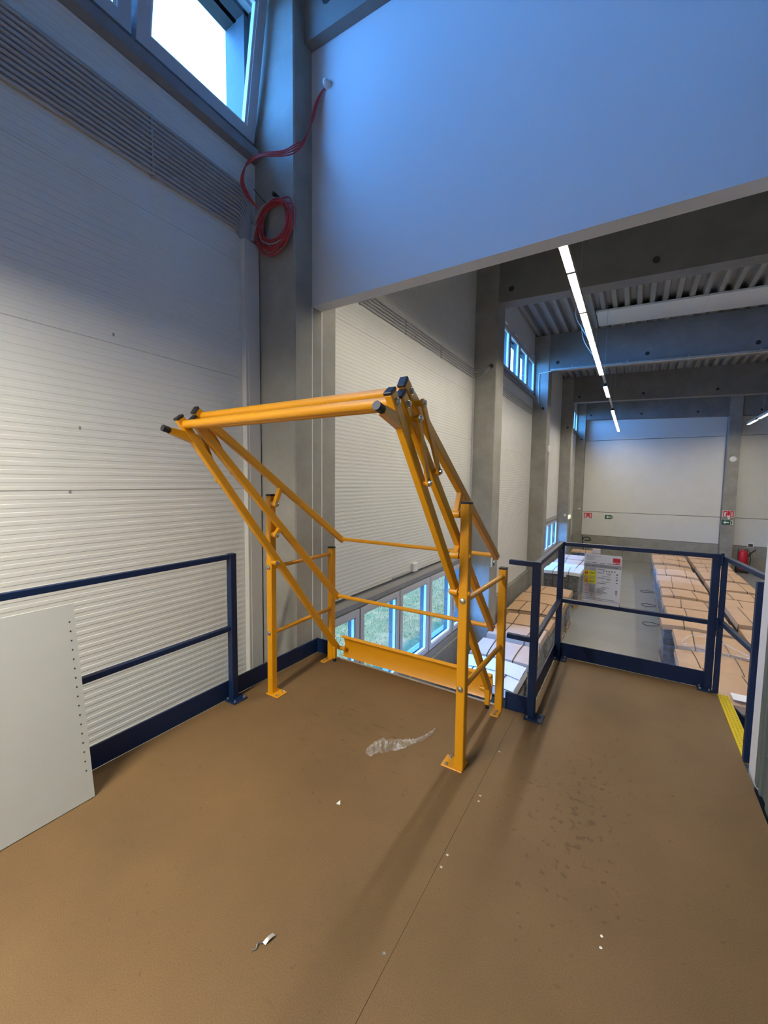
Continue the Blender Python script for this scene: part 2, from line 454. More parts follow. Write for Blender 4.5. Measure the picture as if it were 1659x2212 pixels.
# ------------------------------------------------------------------ windows
def sash(win, y0, y1, z0, z1, tilt=0.0, name='sash', sub_glass=True, fw=0.085):
    """opening light, hinged at its bottom; tilt leans the top into the room"""
    s, c = math.sin(tilt), math.cos(tilt)
    xb = XW + 0.012
    def T(x, y, z):
        dz = z - z0
        return (xb + x * c + dz * s, y, z0 + dz * c - x * s)
    def tb(mb, x0, x1, ya, yb, za, zb):
        v = [T(x, y, z) for z in (za, zb) for (x, y) in ((x0, ya), (x1, ya), (x1, yb), (x0, yb))]
        mb.faces(v, ((0, 3, 2, 1), (4, 5, 6, 7), (0, 1, 5, 4), (1, 2, 6, 5), (2, 3, 7, 6), (3, 0, 4, 7)))
    f1 = MB()
    tb(f1, -0.05, 0.02, y0, y1, z0, z0 + fw); tb(f1, -0.05, 0.02, y0, y1, z1 - fw, z1)
    tb(f1, -0.05, 0.02, y0, y0 + fw, z0 + fw, z1 - fw); tb(f1, -0.05, 0.02, y1 - fw, y1, z0 + fw, z1 - fw)
    so = f1.build(name, M_FRAME, win)
    g1 = MB()
    for (ya, yb, za, zb) in ((y0 + fw, y1 - fw, z0 + fw, z0 + fw + 0.02), (y0 + fw, y1 - fw, z1 - fw - 0.02, z1 - fw), (y0 + fw, y0 + fw + 0.02, z0 + fw, z1 - fw), (y1 - fw - 0.02, y1 - fw, z0 + fw, z1 - fw)):
        tb(g1, -0.035, 0.005, ya, yb, za, zb)
    g1.build('glazing_bead', M_WHITE, so)
    p1 = MB(); tb(p1, -0.022, -0.016, y0 + fw, y1 - fw, z0 + fw, z1 - fw)
    p1.build('pane', M_GLASS, so, smooth=False)
    return so

def window(n, a, b, z0, z1, label, cuts, tilts=None, hi=True, sill_out=0.07):
    w = struct(thing('window_%d' % n, label, 'window', (XW, (a + b) / 2, z0)), label, 'window')
    fr = MB()
    fr.box(XW - 0.14, XW - 0.04, a, b, z0, z0 + 0.05).box(XW - 0.14, XW - 0.04, a, b, z1 - 0.05, z1)
    fr.box(XW - 0.14, XW - 0.04, a, a + 0.05, z0, z1).box(XW - 0.14, XW - 0.04, b - 0.05, b, z0, z1)
    for c in cuts[1:-1]: fr.box(XW - 0.14, XW - 0.04, c - 0.04, c + 0.04, z0, z1)
    fr.build('window_frame', M_REVEAL, w)
    for k, (c0, c1) in enumerate(zip(cuts, cuts[1:])):
        t = tilts[k] if tilts else 0.0
        sash(w, c0 + 0.015, c1 - 0.015, z0 + 0.04, z1 - 0.03, t)
    # outer reveal
    MB().box(XW - 0.34, XW - 0.13, a, b, z1, z1 + 0.03).box(XW - 0.34, XW - 0.13, a, b, z0 - 0.03, z0).box(XW - 0.34, XW - 0.13, a - 0.02, a + 0.01, z0, z1).box(XW - 0.34, XW - 0.13, b - 0.01, b + 0.02, z0, z1).build('reveal', M_REVEAL, w)
    if hi:
        MB().prism([(XW - 0.04, z0 - 0.11), (XW + sill_out, z0 - 0.10), (XW + sill_out, z0 - 0.02), (XW - 0.04, z0 + 0.015)], 1, a, b).build('window_sill', M_SILL, w)
        MB().box(XW - 0.04, XW + 0.02, a, b, z1 - 0.01, z1 + 0.16).build('head_trim', M_PANEL, w)
        for k, (c0, c1) in enumerate(zip(cuts, cuts[1:])):
            if tilts and tilts[k] < 0.02 and n > 1:
                MB().box(XW + 0.03, XW + 0.07, (c0 + c1) / 2 - 0.12, (c0 + c1) / 2 + 0.12, z1 - 0.01, z1 + 0.05, bevel=0.008).build('opener', M_WHITE, w)
    else:
        MB().box(XW - 0.04, XW + 0.03, a, b, z0 - 0.10, z0 + 0.01).build('window_sill', M_CONC, w)
        MB().box(XW - 0.04, XW + 0.02, a, b, z1 - 0.01, z1 + 0.06).build('head_trim', M_SILL, w)
        c0, c1 = cuts[-2], cuts[-1]
        h = MB().box(XW + 0.032, XW + 0.05, c0 + 0.03, c0 + 0.07, z0 + 0.55, z0 + 0.75, bevel=0.004)
        h.box(XW + 0.05, XW + 0.065, c0 + 0.04, c0 + 0.06, z0 + 0.46, z0 + 0.66, bevel=0.004).build('handle', M_WHITE, w)
    return w
cut1 = [2.64 - 1.03 * k for k in range(5)][::-1]
window(1, cut1[0], 2.64, HI0, HI1, 'high window above the conduits with an inward tilted sash, beside the near column', cut1, [0.03, 0.03, 0.05, 0.175])
cut2 = [3.25, 4.32, 5.40, 6.49, 7.59, 8.54]
window(2, 3.25, 8.54, LOW0, LOW1, 'low window band looking on grass behind the yellow pallet gate', cut2, hi=False)
cut3 = [9.12 + 1.056 * k for k in range(6)]
window(3, 9.12, 14.40, HI0, HI1, 'row of high window lights between the second and third column', cut3, [0, 0, 0, 0, 0])
cut4 = [14.99 + 1.098 * k for k in range(6)]
window(4, 14.99, 20.48, LOW0 + 0.2, LOW1, 'low bright window band between the third and fourth column', cut4, hi=False)
cut5 = [21.09 + 1.04 * k for k in range(6)]
window(5, 21.09, 26.29, HI0, HI1, 'farthest high window next to the far wall', cut5, [0, 0, 0, 0, 0])

# ------------------------------------------------------------------ columns and beams
NTH = ['nearest', 'second', 'third', 'fourth', 'corner']
for i, (a, b) in enumerate(COLS):
    mb = MB().box(XW - 0.05, XC, a, b, ZF, roof_z(XC) - 0.02, bevel=0.012)
    c = mb.build('column', M_CONC)
    struct(c, ['concrete column beside the yellow gate with a red cable coil on it', 'second concrete column, behind the right gate post, with a green escape sign',
               'third concrete column carrying a white disc', 'fourth concrete column just before the far corner', 'concrete column in the far left corner'][i], 'column')
    if i == 0:
        MB().box(XC, XC + 0.002, 2.878, 2.885, ZF, 3.2).box(XC, XC + 0.002, 3.011, 3.019, ZF, 3.2).build('paint_line', M_JOINT, c)
for i, (a, b) in enumerate(COLS[:4] + [(26.30, 26.74)]):
    ym = (a + b) / 2; h = 0.16
    y0, y1 = (2.79, 3.13) if i == 0 else (ym - h, ym + h)
    if i: y0, y1 = a + 0.02, a + 0.36
    if i == 4: y0, y1 = 26.33, 26.74
    mb = MB()
    xs = (XC, XR)
    v = []
    for x in xs:
        for (y, z) in ((y0, beam_z(x)), (y1, beam_z(x)), (y1, roof_z(x) - 0.03), (y0, roof_z(x) - 0.03)): v.append((x, y, z))
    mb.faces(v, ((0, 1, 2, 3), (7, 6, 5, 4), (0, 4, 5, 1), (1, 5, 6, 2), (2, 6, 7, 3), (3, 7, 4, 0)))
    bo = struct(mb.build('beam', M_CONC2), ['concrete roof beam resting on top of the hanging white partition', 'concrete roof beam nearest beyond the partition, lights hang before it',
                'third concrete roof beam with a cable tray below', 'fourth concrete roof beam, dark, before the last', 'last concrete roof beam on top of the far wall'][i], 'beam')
    for k in range(6):
        x = XC + 0.25 + 2.45 * k
        z = beam_z(x) + 0.24
        MB().lathe([(0.055, -0.004), (0.055, 0.0), (0.045, 0.0), (0.04, 0.004)], (x, y0 - 0.002, z), 14, (0, -1, 0)).build('socket', M_DARK, bo)

# ------------------------------------------------------------------ ceiling: trapezoid sheet running along the hall
pts = []
x = XW - 0.2; P = 0.28
while x < XR:
    for dx, dz in ((0.0, 0.0), (0.10, 0.0), (0.135, 0.15), (0.245, 0.15)):
        pts.append((x + dx, roof_z(x + dx) + dz))
    x += P
top = [(q[0], q[1] + 0.012) for q in pts][::-1]
struct(MB().prism(pts + top, 1, YB, YFAR + 0.2).build('ceiling', M_DECK, smooth=False), 'grey trapezoid steel roof sheet above the beams', 'ceiling')
struct(B(XW - 0.3, XR, YB, YFAR + 0.2, 6.99, 7.1).build('roof_cover', M_DECK), 'roof insulation on top of the steel sheet', 'roof')
# ribbed white panel under the sheet between beams two and three
sk = thing('roof_panel', 'white ribbed panel strip under the roof sheet, behind the lamp line', 'panel', (-1.0, 13.6, 6.4), kind='structure')
for k in range(6):
    x0 = -1.15 + 2.5 * k; x1 = x0 + 2.495
    pl = []
    for j in range(29):
        y = 12.98 + 1.17 * j / 28
        pl.append((y, 0.0 if j % 2 else 0.008))
    V = []
    for xx in (x0, x1):
        V += [(xx, y, roof_z(xx) - 0.05 - d) for y, d in pl] + [(xx, pl[-1][0], roof_z(xx) - 0.01), (xx, pl[0][0], roof_z(xx) - 0.01)]
    n = len(pl) + 2
    fs = [list(range(n)), list(range(2 * n - 1, n - 1, -1))] + [(i, i + n, (i + 1) % n + n, (i + 1) % n) for i in range(n)]
    MB().faces(V, fs).build('panel', M_SKYL, sk, smooth=False)

# ------------------------------------------------------------------ partition with opening, jamb, room behind the camera
ZP = 3.205
def sloped(mb, x0, x1, y0, y1, z0):
    v = []
    for x in (x0, x1):
        for (y, z) in ((y0, z0), (y1, z0), (y1, beam_z(x)), (y0, beam_z(x))): v.append((x, y, z))
    mb.faces(v, ((0, 1, 2, 3), (7, 6, 5, 4), (0, 4, 5, 1), (1, 5, 6, 2), (2, 6, 7, 3), (3, 7, 4, 0)))
mb = MB()
sloped(mb, XC, 0.645, 2.88, 3.015, ZP)
struct(mb.build('wall_front', M_PART), 'white partition hanging from the beam above the gate opening', 'wall')
mb = MB(); sloped(mb, 0.645, XR, 2.88, 3.015, ZF)
struct(mb.build('trim_1', M_JAMB), 'pale jamb of the partition at the right edge of the opening', 'jamb')
wr = MB().box(0.66, 0.80, YB, 2.66, 0.0, roof_z(0.8)).build('wall_right', M_ROOM)
struct(wr, 'side wall at the right of the mezzanine behind the camera', 'wall')
d = MB().box(0.652, 0.72, 2.66, 2.88, 0.0, ZP).build('door_1', M_DOORG)
struct(d, 'dark green grey sliding door edge beside the pale jamb', 'door')
MB().box(0.640, 0.66, 2.76, 2.79, 0.0, ZP, bevel=0.003).box(0.643, 0.66, 2.83, 2.88, 0.0, ZP, bevel=0.003).build('profile', M_DOORG, d)
for k in range(6): MB().lathe([(0.006, 0), (0.006, 0.003), (0.003, 0.005)], (0.651, 2.72, 0.25 + 0.22 * k), 10, (-1, 0, 0)).build('screw', M_STEEL, d)
MB().box(0.640, 0.668, 0.2, 2.66, 0.0, ZP).build('door_leaf', M_DOORG, d)
struct(B(XW - 0.2, 0.80, YB - 0.15, YB, ZF, 7.0).build('wall_back', M_ROOM), 'wall behind the camera closing the mezzanine', 'wall')
struct(B(0.8, XR, YB - 0.15, YB, ZF, 7.0).build('wall_end', M_ROOM), 'wall closing the hall behind the partition', 'wall')
struct(B(XR, XR + 0.2, YB, YFAR + 0.2, ZF, 7.0).build('wall_side', M_PANEL), 'far right wall of the hall', 'wall')

# far wall
wf = struct(B(XW - 0.2, XR, YFAR + 0.03, YFAR + 0.2, ZF, 7.0).build('wall_far', M_ROOM), 'far end wall of the hall with large pale panels over a concrete plinth', 'wall')
for (xa, xb) in ((XC, 3.84), (4.35, 9.5), (9.9, XR)):
    for (z0, z1) in ((-1.40, 0.0), (0.0, 4.14), (4.14, 6.7)):
        MB().box(xa, xb, YFAR - 0.02, YFAR + 0.03, z0 + 0.012, z1 - 0.012, bevel=0.006).build('panel', M_PANEL, wf)
    MB().box(xa, xb, YFAR - 0.05, YFAR + 0.03, ZF, -1.41).build('plinth', M_CONC, wf)
struct(B(3.85, 4.34, 26.30, 26.76, ZF, roof_z(4.3) - 0.02, bevel=0.012).build('column', M_CONC), 'concrete column on the far wall with a white disc and signs', 'column')
struct(B(9.5, 9.9, 26.30, 26.76, ZF, roof_z(9.8) - 0.02, bevel=0.012).build('column', M_CONC), 'concrete column on the far wall beyond the frame edge', 'column')

# ------------------------------------------------------------------ mezzanine deck
dk = MB()
dk.box(-2.50, 0.63, YB, 2.875, -0.30, -0.028); dk.box(-0.555, 0.628, 2.875, 4.04, -0.30, -0.028)
deck = struct(dk.build('floor', M_GALV), 'mezzanine deck of brown coated chipboard carrying the gate and railings', 'floor')
XS = -0.6345
for (x0, x1, y0, y1) in ((-2.497, XS - 0.0007, YB, -0.3), (-2.497, XS - 0.0007, -0.298, 2.868), (XS + 0.0007, 0.628, YB, -0.9), (XS + 0.0007, 0.628, -0.898, 2.874), (-0.55, 0.630, 2.8742, 4.042)):
    MB().box(x0, x1, y0, y1, -0.028, 0.0).build('board', M_FLOOR, deck)
MB().box(-2.27, -0.74, 2.868, 2.89, -0.10, 0.002).build('edge_trim', M_GALV, deck)
for (x, y) in ((-0.618, 1.564), (-0.618, 1.498), (-0.618, 2.371), (-0.02, 1.565), (-0.02, 1.522), (-0.658, 1.10), (-0.618, 0.72), (-0.60, 1.93), (-0.605, 1.97)):
    MB().lathe([(0.0055, 0.0), (0.0055, 0.0008), (0.004, 0.0014), (0.0022, 0.0012), (0.002, 0.0004)], (x, y, 0.0), 12).build('screw', M_STEEL, deck)

# ------------------------------------------------------------------ yellow pallet gate
gate = thing('pallet_gate', 'yellow steel up-and-over pallet safety gate standing open at the deck edge', 'safety gate', (-1.53, 2.45, 0))
BV = 0.004
def bolt_head(c, axis, parent, r=0.013, m=M_STEEL):
    return MB().lathe([(r * 1.25, 0.0), (r * 1.25, 0.003), (r, 0.003), (r, 0.009), (r * 0.55, 0.012)], c, 10, axis).build('bolt', m, parent)
def gate_side(sx, xp, xa, xr):
    """sx: +1 when inboard is +x; xp post centre, xa arm plane, xr rear post centre"""
    # tall front post
    yf, yr = 2.112, 2.842
    p = MB().box(xp - 0.026, xp + 0.026, yf - 0.026, yf + 0.026, 0.0, 1.515, bevel=BV).build('post', M_YEL, gate)
    MB().box(xp - 0.027, xp + 0.027, yf - 0.027, yf + 0.027, 1.513, 1.527, bevel=0.003).build('end_cap', M_BLACK, p)
    xs = sorted((xp - sx * 0.026, xp + sx * 0.10))
    MB().box(xs[0], xs[1], yf - 0.045, yf + 0.06, 0.0, 0.008, bevel=0.002).build('base_plate', M_YEL, p)
    for dy in (-0.026, 0.04): bolt_head((xp + sx * 0.075, yf + dy, 0.008), (0, 0, 1), p, 0.009)
    for z in (0.979, 0.476): bolt_head((xp, yf - 0.026, z), (0, -1, 0), p, 0.014)
    # short rear post
    q = MB().box(xr - 0.026, xr + 0.026, yr - 0.026, yr + 0.026, 0.0, 1.025, bevel=BV).build('post', M_YEL, gate)
    MB().box(xr - 0.027, xr + 0.027, yr - 0.027, yr + 0.027, 1.023, 1.037, bevel=0.003).build('end_cap', M_BLACK, q)
    MB().box(xr - 0.028, xr + 0.028, yr - 0.125, yr - 0.02, 0.0, 0.008, bevel=0.002).build('base_plate', M_YEL, q)
    for dy in (-0.105, -0.06): bolt_head((xr, yr + dy, 0.008), (0, 0, 1), q, 0.009)
    for z in (0.975, 0.470):
        MB().tube([(xp, yf, z), (xr, yr, z)], 0.0165, 14).build('side_rail', M_YEL, gate)
    # three parallel arms; each pivots on a pin in the tall post
    A = [(1.379, 1.977), (2.835, 0.118)]
    Bm = [(1.464, 1.983), (2.852, 0.576)]
    Cm = [(1.482, 2.035), (2.912, 1.092)]
    arms = []
    for nm, ((y0, z0), (y1, z1)) in (('A', A), ('B', Bm), ('C', Cm)):
        ar = MB().bar((xa, y0, z0), (xa, y1, z1), 0.036, 0.050, BV).build('arm', M_YEL, gate)
        dv = Vector((0, y0 - y1, z0 - z1)).normalized()
        a0 = Vector((xa, y0, z0)); MB().bar(a0 - dv * 0.002, a0 + dv * 0.012, 0.038, 0.052, 0.003).build('end_cap', M_BLACK, ar)
        arms.append(ar)
    for (yv, zv), lug in (((2.100, 1.022), None), ((2.100, 1.228), (2.160, 1.285)), ((2.100, 1.456), (2.165, 1.592))):
        MB().tube([(xp + sx * 0.024, yv, zv), (xa - sx * 0.022, yv, zv)], 0.011, 12).build('pivot_pin', M_YEL, gate)
        MB().tube([(xa - sx * 0.024, yv, zv), (xa + sx * 0.022, yv, zv)], 0.021, 16).build('pivot_bush', M_YEL, gate)
        bolt_head((xa + sx * 0.022, yv, zv), (sx, 0, 0), gate, 0.013)
        bolt_head((xp - sx * 0.026, yv, zv), (-sx, 0, 0), gate, 0.011, M_YEL)
        if lug:
            MB().bar((xa, yv, zv), (xa, lug[0], lug[1]), 0.030, 0.034, 0.003).build('lug', M_YEL, gate)
    # coupling links on the outer side
    xo_ = xa - sx * 0.040
    for (y0, z0), (y1, z1) in (((1.551, 1.897), (1.654, 1.627)), ((1.588, 1.968), (1.768, 1.680))):
        k = MB().bar((xo_, y0, z0), (xo_, y1, z1), 0.012, 0.034, 0.003).build('link', M_YEL, gate)
        for (y, z) in ((y0, z0), (y1, z1)):
            MB().tube([(xa - sx * 0.016, y, z), (xo_ + sx * 0.004, y, z)], 0.013, 12).build('spacer', M_YEL, k)
            bolt_head((xo_ - sx * 0.006, y, z), (-sx, 0, 0), k, 0.012)
            MB().tube([(xo_ - sx * 0.006, y, z), (xo_ + sx * 0.006, y, z)], 0.0185, 14).build('link_eye', M_YEL, k)
    # bolts closing the cross pipes
    for (y, z) in ((1.407, 1.944), (1.496, 1.950), (1.524, 2.008)):
        bolt_head((xa - sx * 0.018, y, z), (-sx, 0, 0), gate, 0.013)
    for (y, z) in ((2.893, 1.106), (2.833, 0.598)):
        bolt_head((xa - sx * 0.018, y, z), (-sx, 0, 0), gate, 0.010)
    # handle: tapered plate bent towards the aisle with a round black grip
    hd = MB().prism([(1.490, 1.895), (1.535, 1.830), (1.505, 1.828), (1.318, 1.884), (1.318, 1.918)], 0, xa - 0.016, xa + 0.016).build('handle', M_YEL, gate)
    MB().tube([(xa, 1.320, 1.902), (xa, 1.280, 1.912)], 0.0185, 16).build('handle_grip', M_BLACK, hd)
    # foot that carries the lowered rear end
    ft = MB().bar((xa, 2.80, 0.185), (xa, 2.80, 0.03), 0.034, 0.034, 0.003).build('foot', M_YEL, gate)
    MB().tube([(xa, 2.80, 0.033), (xa, 2.80, 0.0)], 0.014, 14).build('rubber_foot', M_BLACK, ft)
    MB().tube([(xa, 2.865, 0.105), (xa + sx * 0.075, 2.865, 0.105)], 0.018, 14).build('bush', M_YEL, gate)
XAL, XAR = -2.236, -0.829
gate_side(1, -2.292, XAL, -2.307)
gate_side(-1, -0.772, XAR, -0.757)
for (y, z), r in (((1.407, 1.944), 0.0245), ((1.496, 1.946), 0.0205), ((1.524, 2.008), 0.0245)):
    MB().tube([(XAL, y, z), (XAR, y, z)], r, 20).build('front_pipe', M_YEL, gate)
for (y, z) in ((2.893, 1.106), (2.833, 0.598)):
    MB().tube([(XAL, y, z), (XAR, y, z)], 0.0155, 16).build('rear_rail', M_YEL, gate)
# folded toe sheet
prof = [(2.862, 0.205), (2.897, 0.212), (2.912, 0.198), (2.926, 0.12), (2.905, 0.035), (2.893, 0.018), (2.896, 0.018), (2.909, 0.035), (2.930, 0.12), (2.916, 0.201), (2.898, 0.216), (2.862, 0.209)]
MB().prism(prof, 0, XAL + 0.02, XAR - 0.0).build('toe_sheet', M_YEL, gate)

# ------------------------------------------------------------------ blue railings
def blue_post(r, x, y, h=1.095, plate=None, w=0.05):
    p = MB().box(x - w / 2, x + w / 2, y - w / 2, y + w / 2, 0.0, h, bevel=0.003).build('post', M_BLUE, r)
    if plate:
        px0, px1, py0, py1 = plate
        MB().box(px0, px1, py0, py1, 0.0, 0.010, bevel=0.002).build('base_plate', M_BLUE, p)
        for bx in (px0 + 0.02, px1 - 0.02):
            for by in (py0 + 0.02, py1 - 0.02):
                if abs(bx - x) > w / 2 + 0.004 or abs(by - y) > w / 2 + 0.004:
                    bolt_head((bx, by, 0.010), (0, 0, 1), p, 0.007)
    return p
RW = 0.034
left_rail = thing('guard_railing', 'dark blue guard railing along the ribbed left wall, pale panel leaning on it', 'railing', (-2.48, 1.9, 0))
for y in (1.895, -0.15, -2.2):
    blue_post(left_rail, -2.470, y, 1.095, (-2.505, -2.385, y - 0.06, y + 0.06))
for z in (1.075, 0.545):
    MB().bar((-2.470, 1.90, z), (-2.470, -2.3, z), RW, RW, 0.003).build('rail', M_BLUE, left_rail)
MB().box(-2.512, -2.500, -2.4, 2.868, 0.0, 0.135, bevel=0.002).build('toe_board', M_BLUE, left_rail)
MB().box(-2.508, -2.336, 2.868, 2.880, 0.0, 0.135, bevel=0.002).build('toe_board', M_BLUE, left_rail)

ext_rail = thing('guard_railing', 'dark blue guard railing around the deck extension right of the gate', 'railing', (0.0, 4.0, 0))
cx, cy = -0.537, 2.865
blue_post(ext_rail, cx, cy, 1.098, (-0.575, -0.455, 2.80, 2.915))
blue_post(ext_rail, -0.542, 4.015, 1.098, (-0.575, -0.455, 3.93, 4.04))
blue_post(ext_rail, 0.575, 4.03, 1.098, (0.505, 0.603, 3.97, 4.06))
for z in (1.078, 0.548):
    MB().bar((cx, cy, z), (-0.542, 4.015, z), RW, RW, 0.003, (0, 0, 1)).build('rail', M_BLUE, ext_rail)
    MB().bar((-0.542, 4.02, z), (0.575, 4.03, z), RW, RW, 0.003, (0, 0, 1)).build('rail', M_BLUE, ext_rail)
    MB().bar((cx, cy, z), (-0.722, cy, z), RW, RW, 0.003, (0, 0, 1)).build('rail', M_BLUE, ext_rail)
MB().box(-0.568, -0.558, cy, 4.045, 0.0, 0.135, bevel=0.002).build('toe_board', M_BLUE, ext_rail)
MB().box(-0.565, 0.595, 4.045, 4.055, 0.0, 0.135, bevel=0.002).build('toe_board', M_BLUE, ext_rail)
MB().box(-0.724, -0.55, 2.882, 2.892, -0.02, 0.12, bevel=0.002).build('toe_board', M_BLUE, ext_rail)

sg = thing('swing_gate', 'dark blue safety gate across the stair head at the right of the deck', 'gate', (0.66, 3.6, 0))
MB().box(0.606, 0.640, 3.985, 4.025, 0.0, 1.085, bevel=0.003).build('hinge_post', M_BLUE, sg)
MB().bar((0.632, 4.0, 1.07), (0.745, 3.13, 1.07), RW, RW, 0.003).build('rail', M_BLUE, sg)
MB().bar((0.632, 4.0, 0.565), (0.745, 3.13, 0.565), RW, RW, 0.003).build('rail', M_BLUE, sg)
MB().bar((0.745, 3.135, 1.087), (0.745, 3.135, 0.54), RW, RW, 0.003, (0, 1, 0)).build('end_bar', M_BLUE, sg)
MB().box(0.628, 0.672, 3.06, 3.105, 0.0, 1.085, bevel=0.003).build('latch_post', M_BLUE, sg)
for z in (1.06, 0.55):
    MB().tube([(0.604, 3.985, z - 0.05), (0.604, 3.985, z + 0.05)], 0.010, 12).build('hinge', M_BLUE, sg)

st = thing('stair_flight', 'top of a stair flight with a yellow perforated edge tread beyond the deck', 'stairs', (0.68, 3.6, 0))
tr = MB().box(0.632, 0.705, 3.112, 3.98, -0.035, 0.003, bevel=0.002).build('tread_nosing', M_TREAD, st)
hm = MB()
for i in range(3):
    for j in range(30):
        hm.lathe([(0.007, 0.0), (0.007, 0.004), (0.0045, 0.0045), (0.0045, 0.002)], (0.648 + 0.02 * i, 3.127 + 0.0289 * j, 0.0025), 8)
o = hm.build('punched_dimples', M_TREAD, tr); o['kind'] = 'stuff'
MB().prism([(0.71, -0.05), (1.9, -1.25), (1.9, -1.45), (0.71, -0.30)], 1, 3.99, 4.03).build('stringer', M_BLUE, st)
MB().prism([(0.71, -0.05), (1.9, -1.25), (1.9, -1.45), (0.71, -0.30)], 1, 3.07, 3.11).build('stringer', M_BLUE, st)
for k in range(1, 6):
    MB().box(0.70 + 0.20 * k, 0.93 + 0.20 * k, 3.11, 3.99, -0.20 * k - 0.04, -0.20 * k, bevel=0.002).build('step', M_GALV, st)

# ------------------------------------------------------------------ load sign hung between the rails
sign = thing('load_sign', 'white load capacity notice with a red logo tied between the far blue rails', 'sign', (-0.2, 3.985, 0.8))
sx0, sx1, sz0, sz1, sy = -0.348, -0.058, 0.585, 1.012, 3.990
MB().box(sx0, sx1, sy, sy + 0.004, sz0, sz1).build('board', M_SIGN, sign)
def sheet(x0, x1, z0, z1, m, name='print', y=0.0012):
    return MB().box(sx0 + x0, sx0 + x1, sy - y, sy, sz1 - z1, sz1 - z0).build(name, m, sign, smooth=False)
def text(s, x, z, size, m, bold=False, parent=None, y=None, align='LEFT'):
    c = bpy.data.curves.new('lettering', 'FONT'); c.body = s; c.size = size; c.extrude = 0.0004
    c.align_x = align
    if bold: c.offset = size * 0.005
    c.materials.append(m)
    tmp = bpy.data.objects.new('lettering_curve', c); col.objects.link(tmp)
    me = bpy.data.meshes.new_from_object(tmp)
    bpy.data.objects.remove(tmp); bpy.data.curves.remove(c)
    o = bpy.data.objects.new('lettering', me); col.objects.link(o)
    pr = parent or sign
    o.parent = pr
    o.location = Vector((sx0 + x, (sy - 0.0018) if y is None else y, sz1 - z)) - root_loc(pr)
    o.rotation_euler = (math.pi / 2, 0, 0)
    return o
lg = sheet(0.222, 0.278, 0.022, 0.076, M_SRED, 'logo')
text('META', 0.2245, 0.071, 0.0205, M_PAPER, True)
text('META-Regalbau GmbH & Co. KG', 0.016, 0.020, 0.0082, M_INK, True)
sheet(0.0, 0.288, 0.085, 0.118, M_SGREY)
text('System META CLIP Geschossanlage', 0.012, 0.108, 0.0172, M_INK, True)
sheet(0.0, 0.100, 0.118, 0.405, M_SBEIGE)
sheet(0.002, 0.099, 0.148, 0.262, M_SYEL, y=0.0016)
sheet(0.0, 0.288, 0.405, 0.410, M_SGREY)
for k in range(4): sheet(0.016, 0.085 - 0.012 * (k % 2), 0.027 + 0.008 * k, 0.029 + 0.008 * k, M_INKL, 'text_line')
for x0, x1 in ((0.014, 0.050), (0.056, 0.100), (0.125, 0.168), (0.178, 0.215)): sheet(x0, x1, 0.074, 0.078, M_INK, 'text_line')
def tri(x, z, s):
    MB().faces([(sx0 + x + dx * s, sy - yy, sz1 - z - dz * s) for yy in (0.0022, 0.0010) for dx, dz in ((-1, 0.8), (1, 0.8), (0, -0.9))], ((0, 1, 2), (5, 4, 3), (0, 3, 4, 1), (1, 4, 5, 2), (2, 5, 3, 0))).build('warning_symbol', M_SRED, sign, smooth=False)
    MB().faces([(sx0 + x + dx * s * 0.62, sy - yy, sz1 - z - 0.001 - dz * s * 0.62) for yy in (0.0028, 0.0018) for dx, dz in ((-1, 0.7), (1, 0.7), (0, -0.8))], ((0, 1, 2), (5, 4, 3), (0, 3, 4, 1), (1, 4, 5, 2), (2, 5, 3, 0))).build('warning_symbol', M_SIGN, sign, smooth=False)
    MB().box(sx0 + x - s * 0.1, sx0 + x + s * 0.1, sy - 0.0034, sy - 0.002, sz1 - z - s * 0.3, sz1 - z + s * 0.2).build('warning_symbol', M_INK, sign, smooth=False)
for z in (0.134, 0.285, 0.325): tri(0.022, z, 0.0125)
for z, inner in ((0.172, M_SRED), (0.212, M_SIGN), (0.245, M_SBEIGE)):
    MB().lathe([(0.0125, 0.0), (0.0125, 0.001)], (sx0 + 0.022, sy - 0.0016, sz1 - z), 20, (0, -1, 0)).build('warning_symbol', M_SRED, sign)
    MB().lathe([(0.0088, 0.0), (0.0088, 0.001)], (sx0 + 0.022, sy - 0.0024, sz1 - z), 20, (0, -1, 0)).build('warning_symbol', inner, sign)
    MB().box(sx0 + 0.0195, sx0 + 0.0245, sy - 0.0042, sy - 0.003, sz1 - z - 0.006, sz1 - z + 0.006).build('warning_symbol', M_SYEL if inner is M_SRED else M_SRED, sign, smooth=False)
for z, m, x0, x1 in ((0.164, M_INK, 0.045, 0.092), (0.172, M_INK, 0.05, 0.086), (0.196, M_INKL, 0.045, 0.09), (0.204, M_INKL, 0.045, 0.086), (0.212, M_INKL, 0.047, 0.092), (0.220, M_INKL, 0.047, 0.088),
                     (0.238, M_INK, 0.048, 0.088), (0.248, M_INK, 0.05, 0.084), (0.125, M_INKL, 0.042, 0.092), (0.133, M_INKL, 0.042, 0.09), (0.141, M_INKL, 0.046, 0.088),
                     (0.272, M_INKL, 0.044, 0.094), (0.280, M_INKL, 0.048, 0.092), (0.288, M_INKL, 0.048, 0.088), (0.296, M_INKL, 0.05, 0.09), (0.308, M_INK, 0.046, 0.088), (0.320, M_INKL, 0.046, 0.09), (0.328, M_INKL, 0.05, 0.088),
                     (0.336, M_INKL, 0.046, 0.086), (0.352, M_INK, 0.006, 0.038), (0.352, M_INK, 0.058, 0.078), (0.372, M_INK, 0.055, 0.077)):
    sheet(x0, x1, z, z + 0.0032, m, 'text_line', 0.0022)
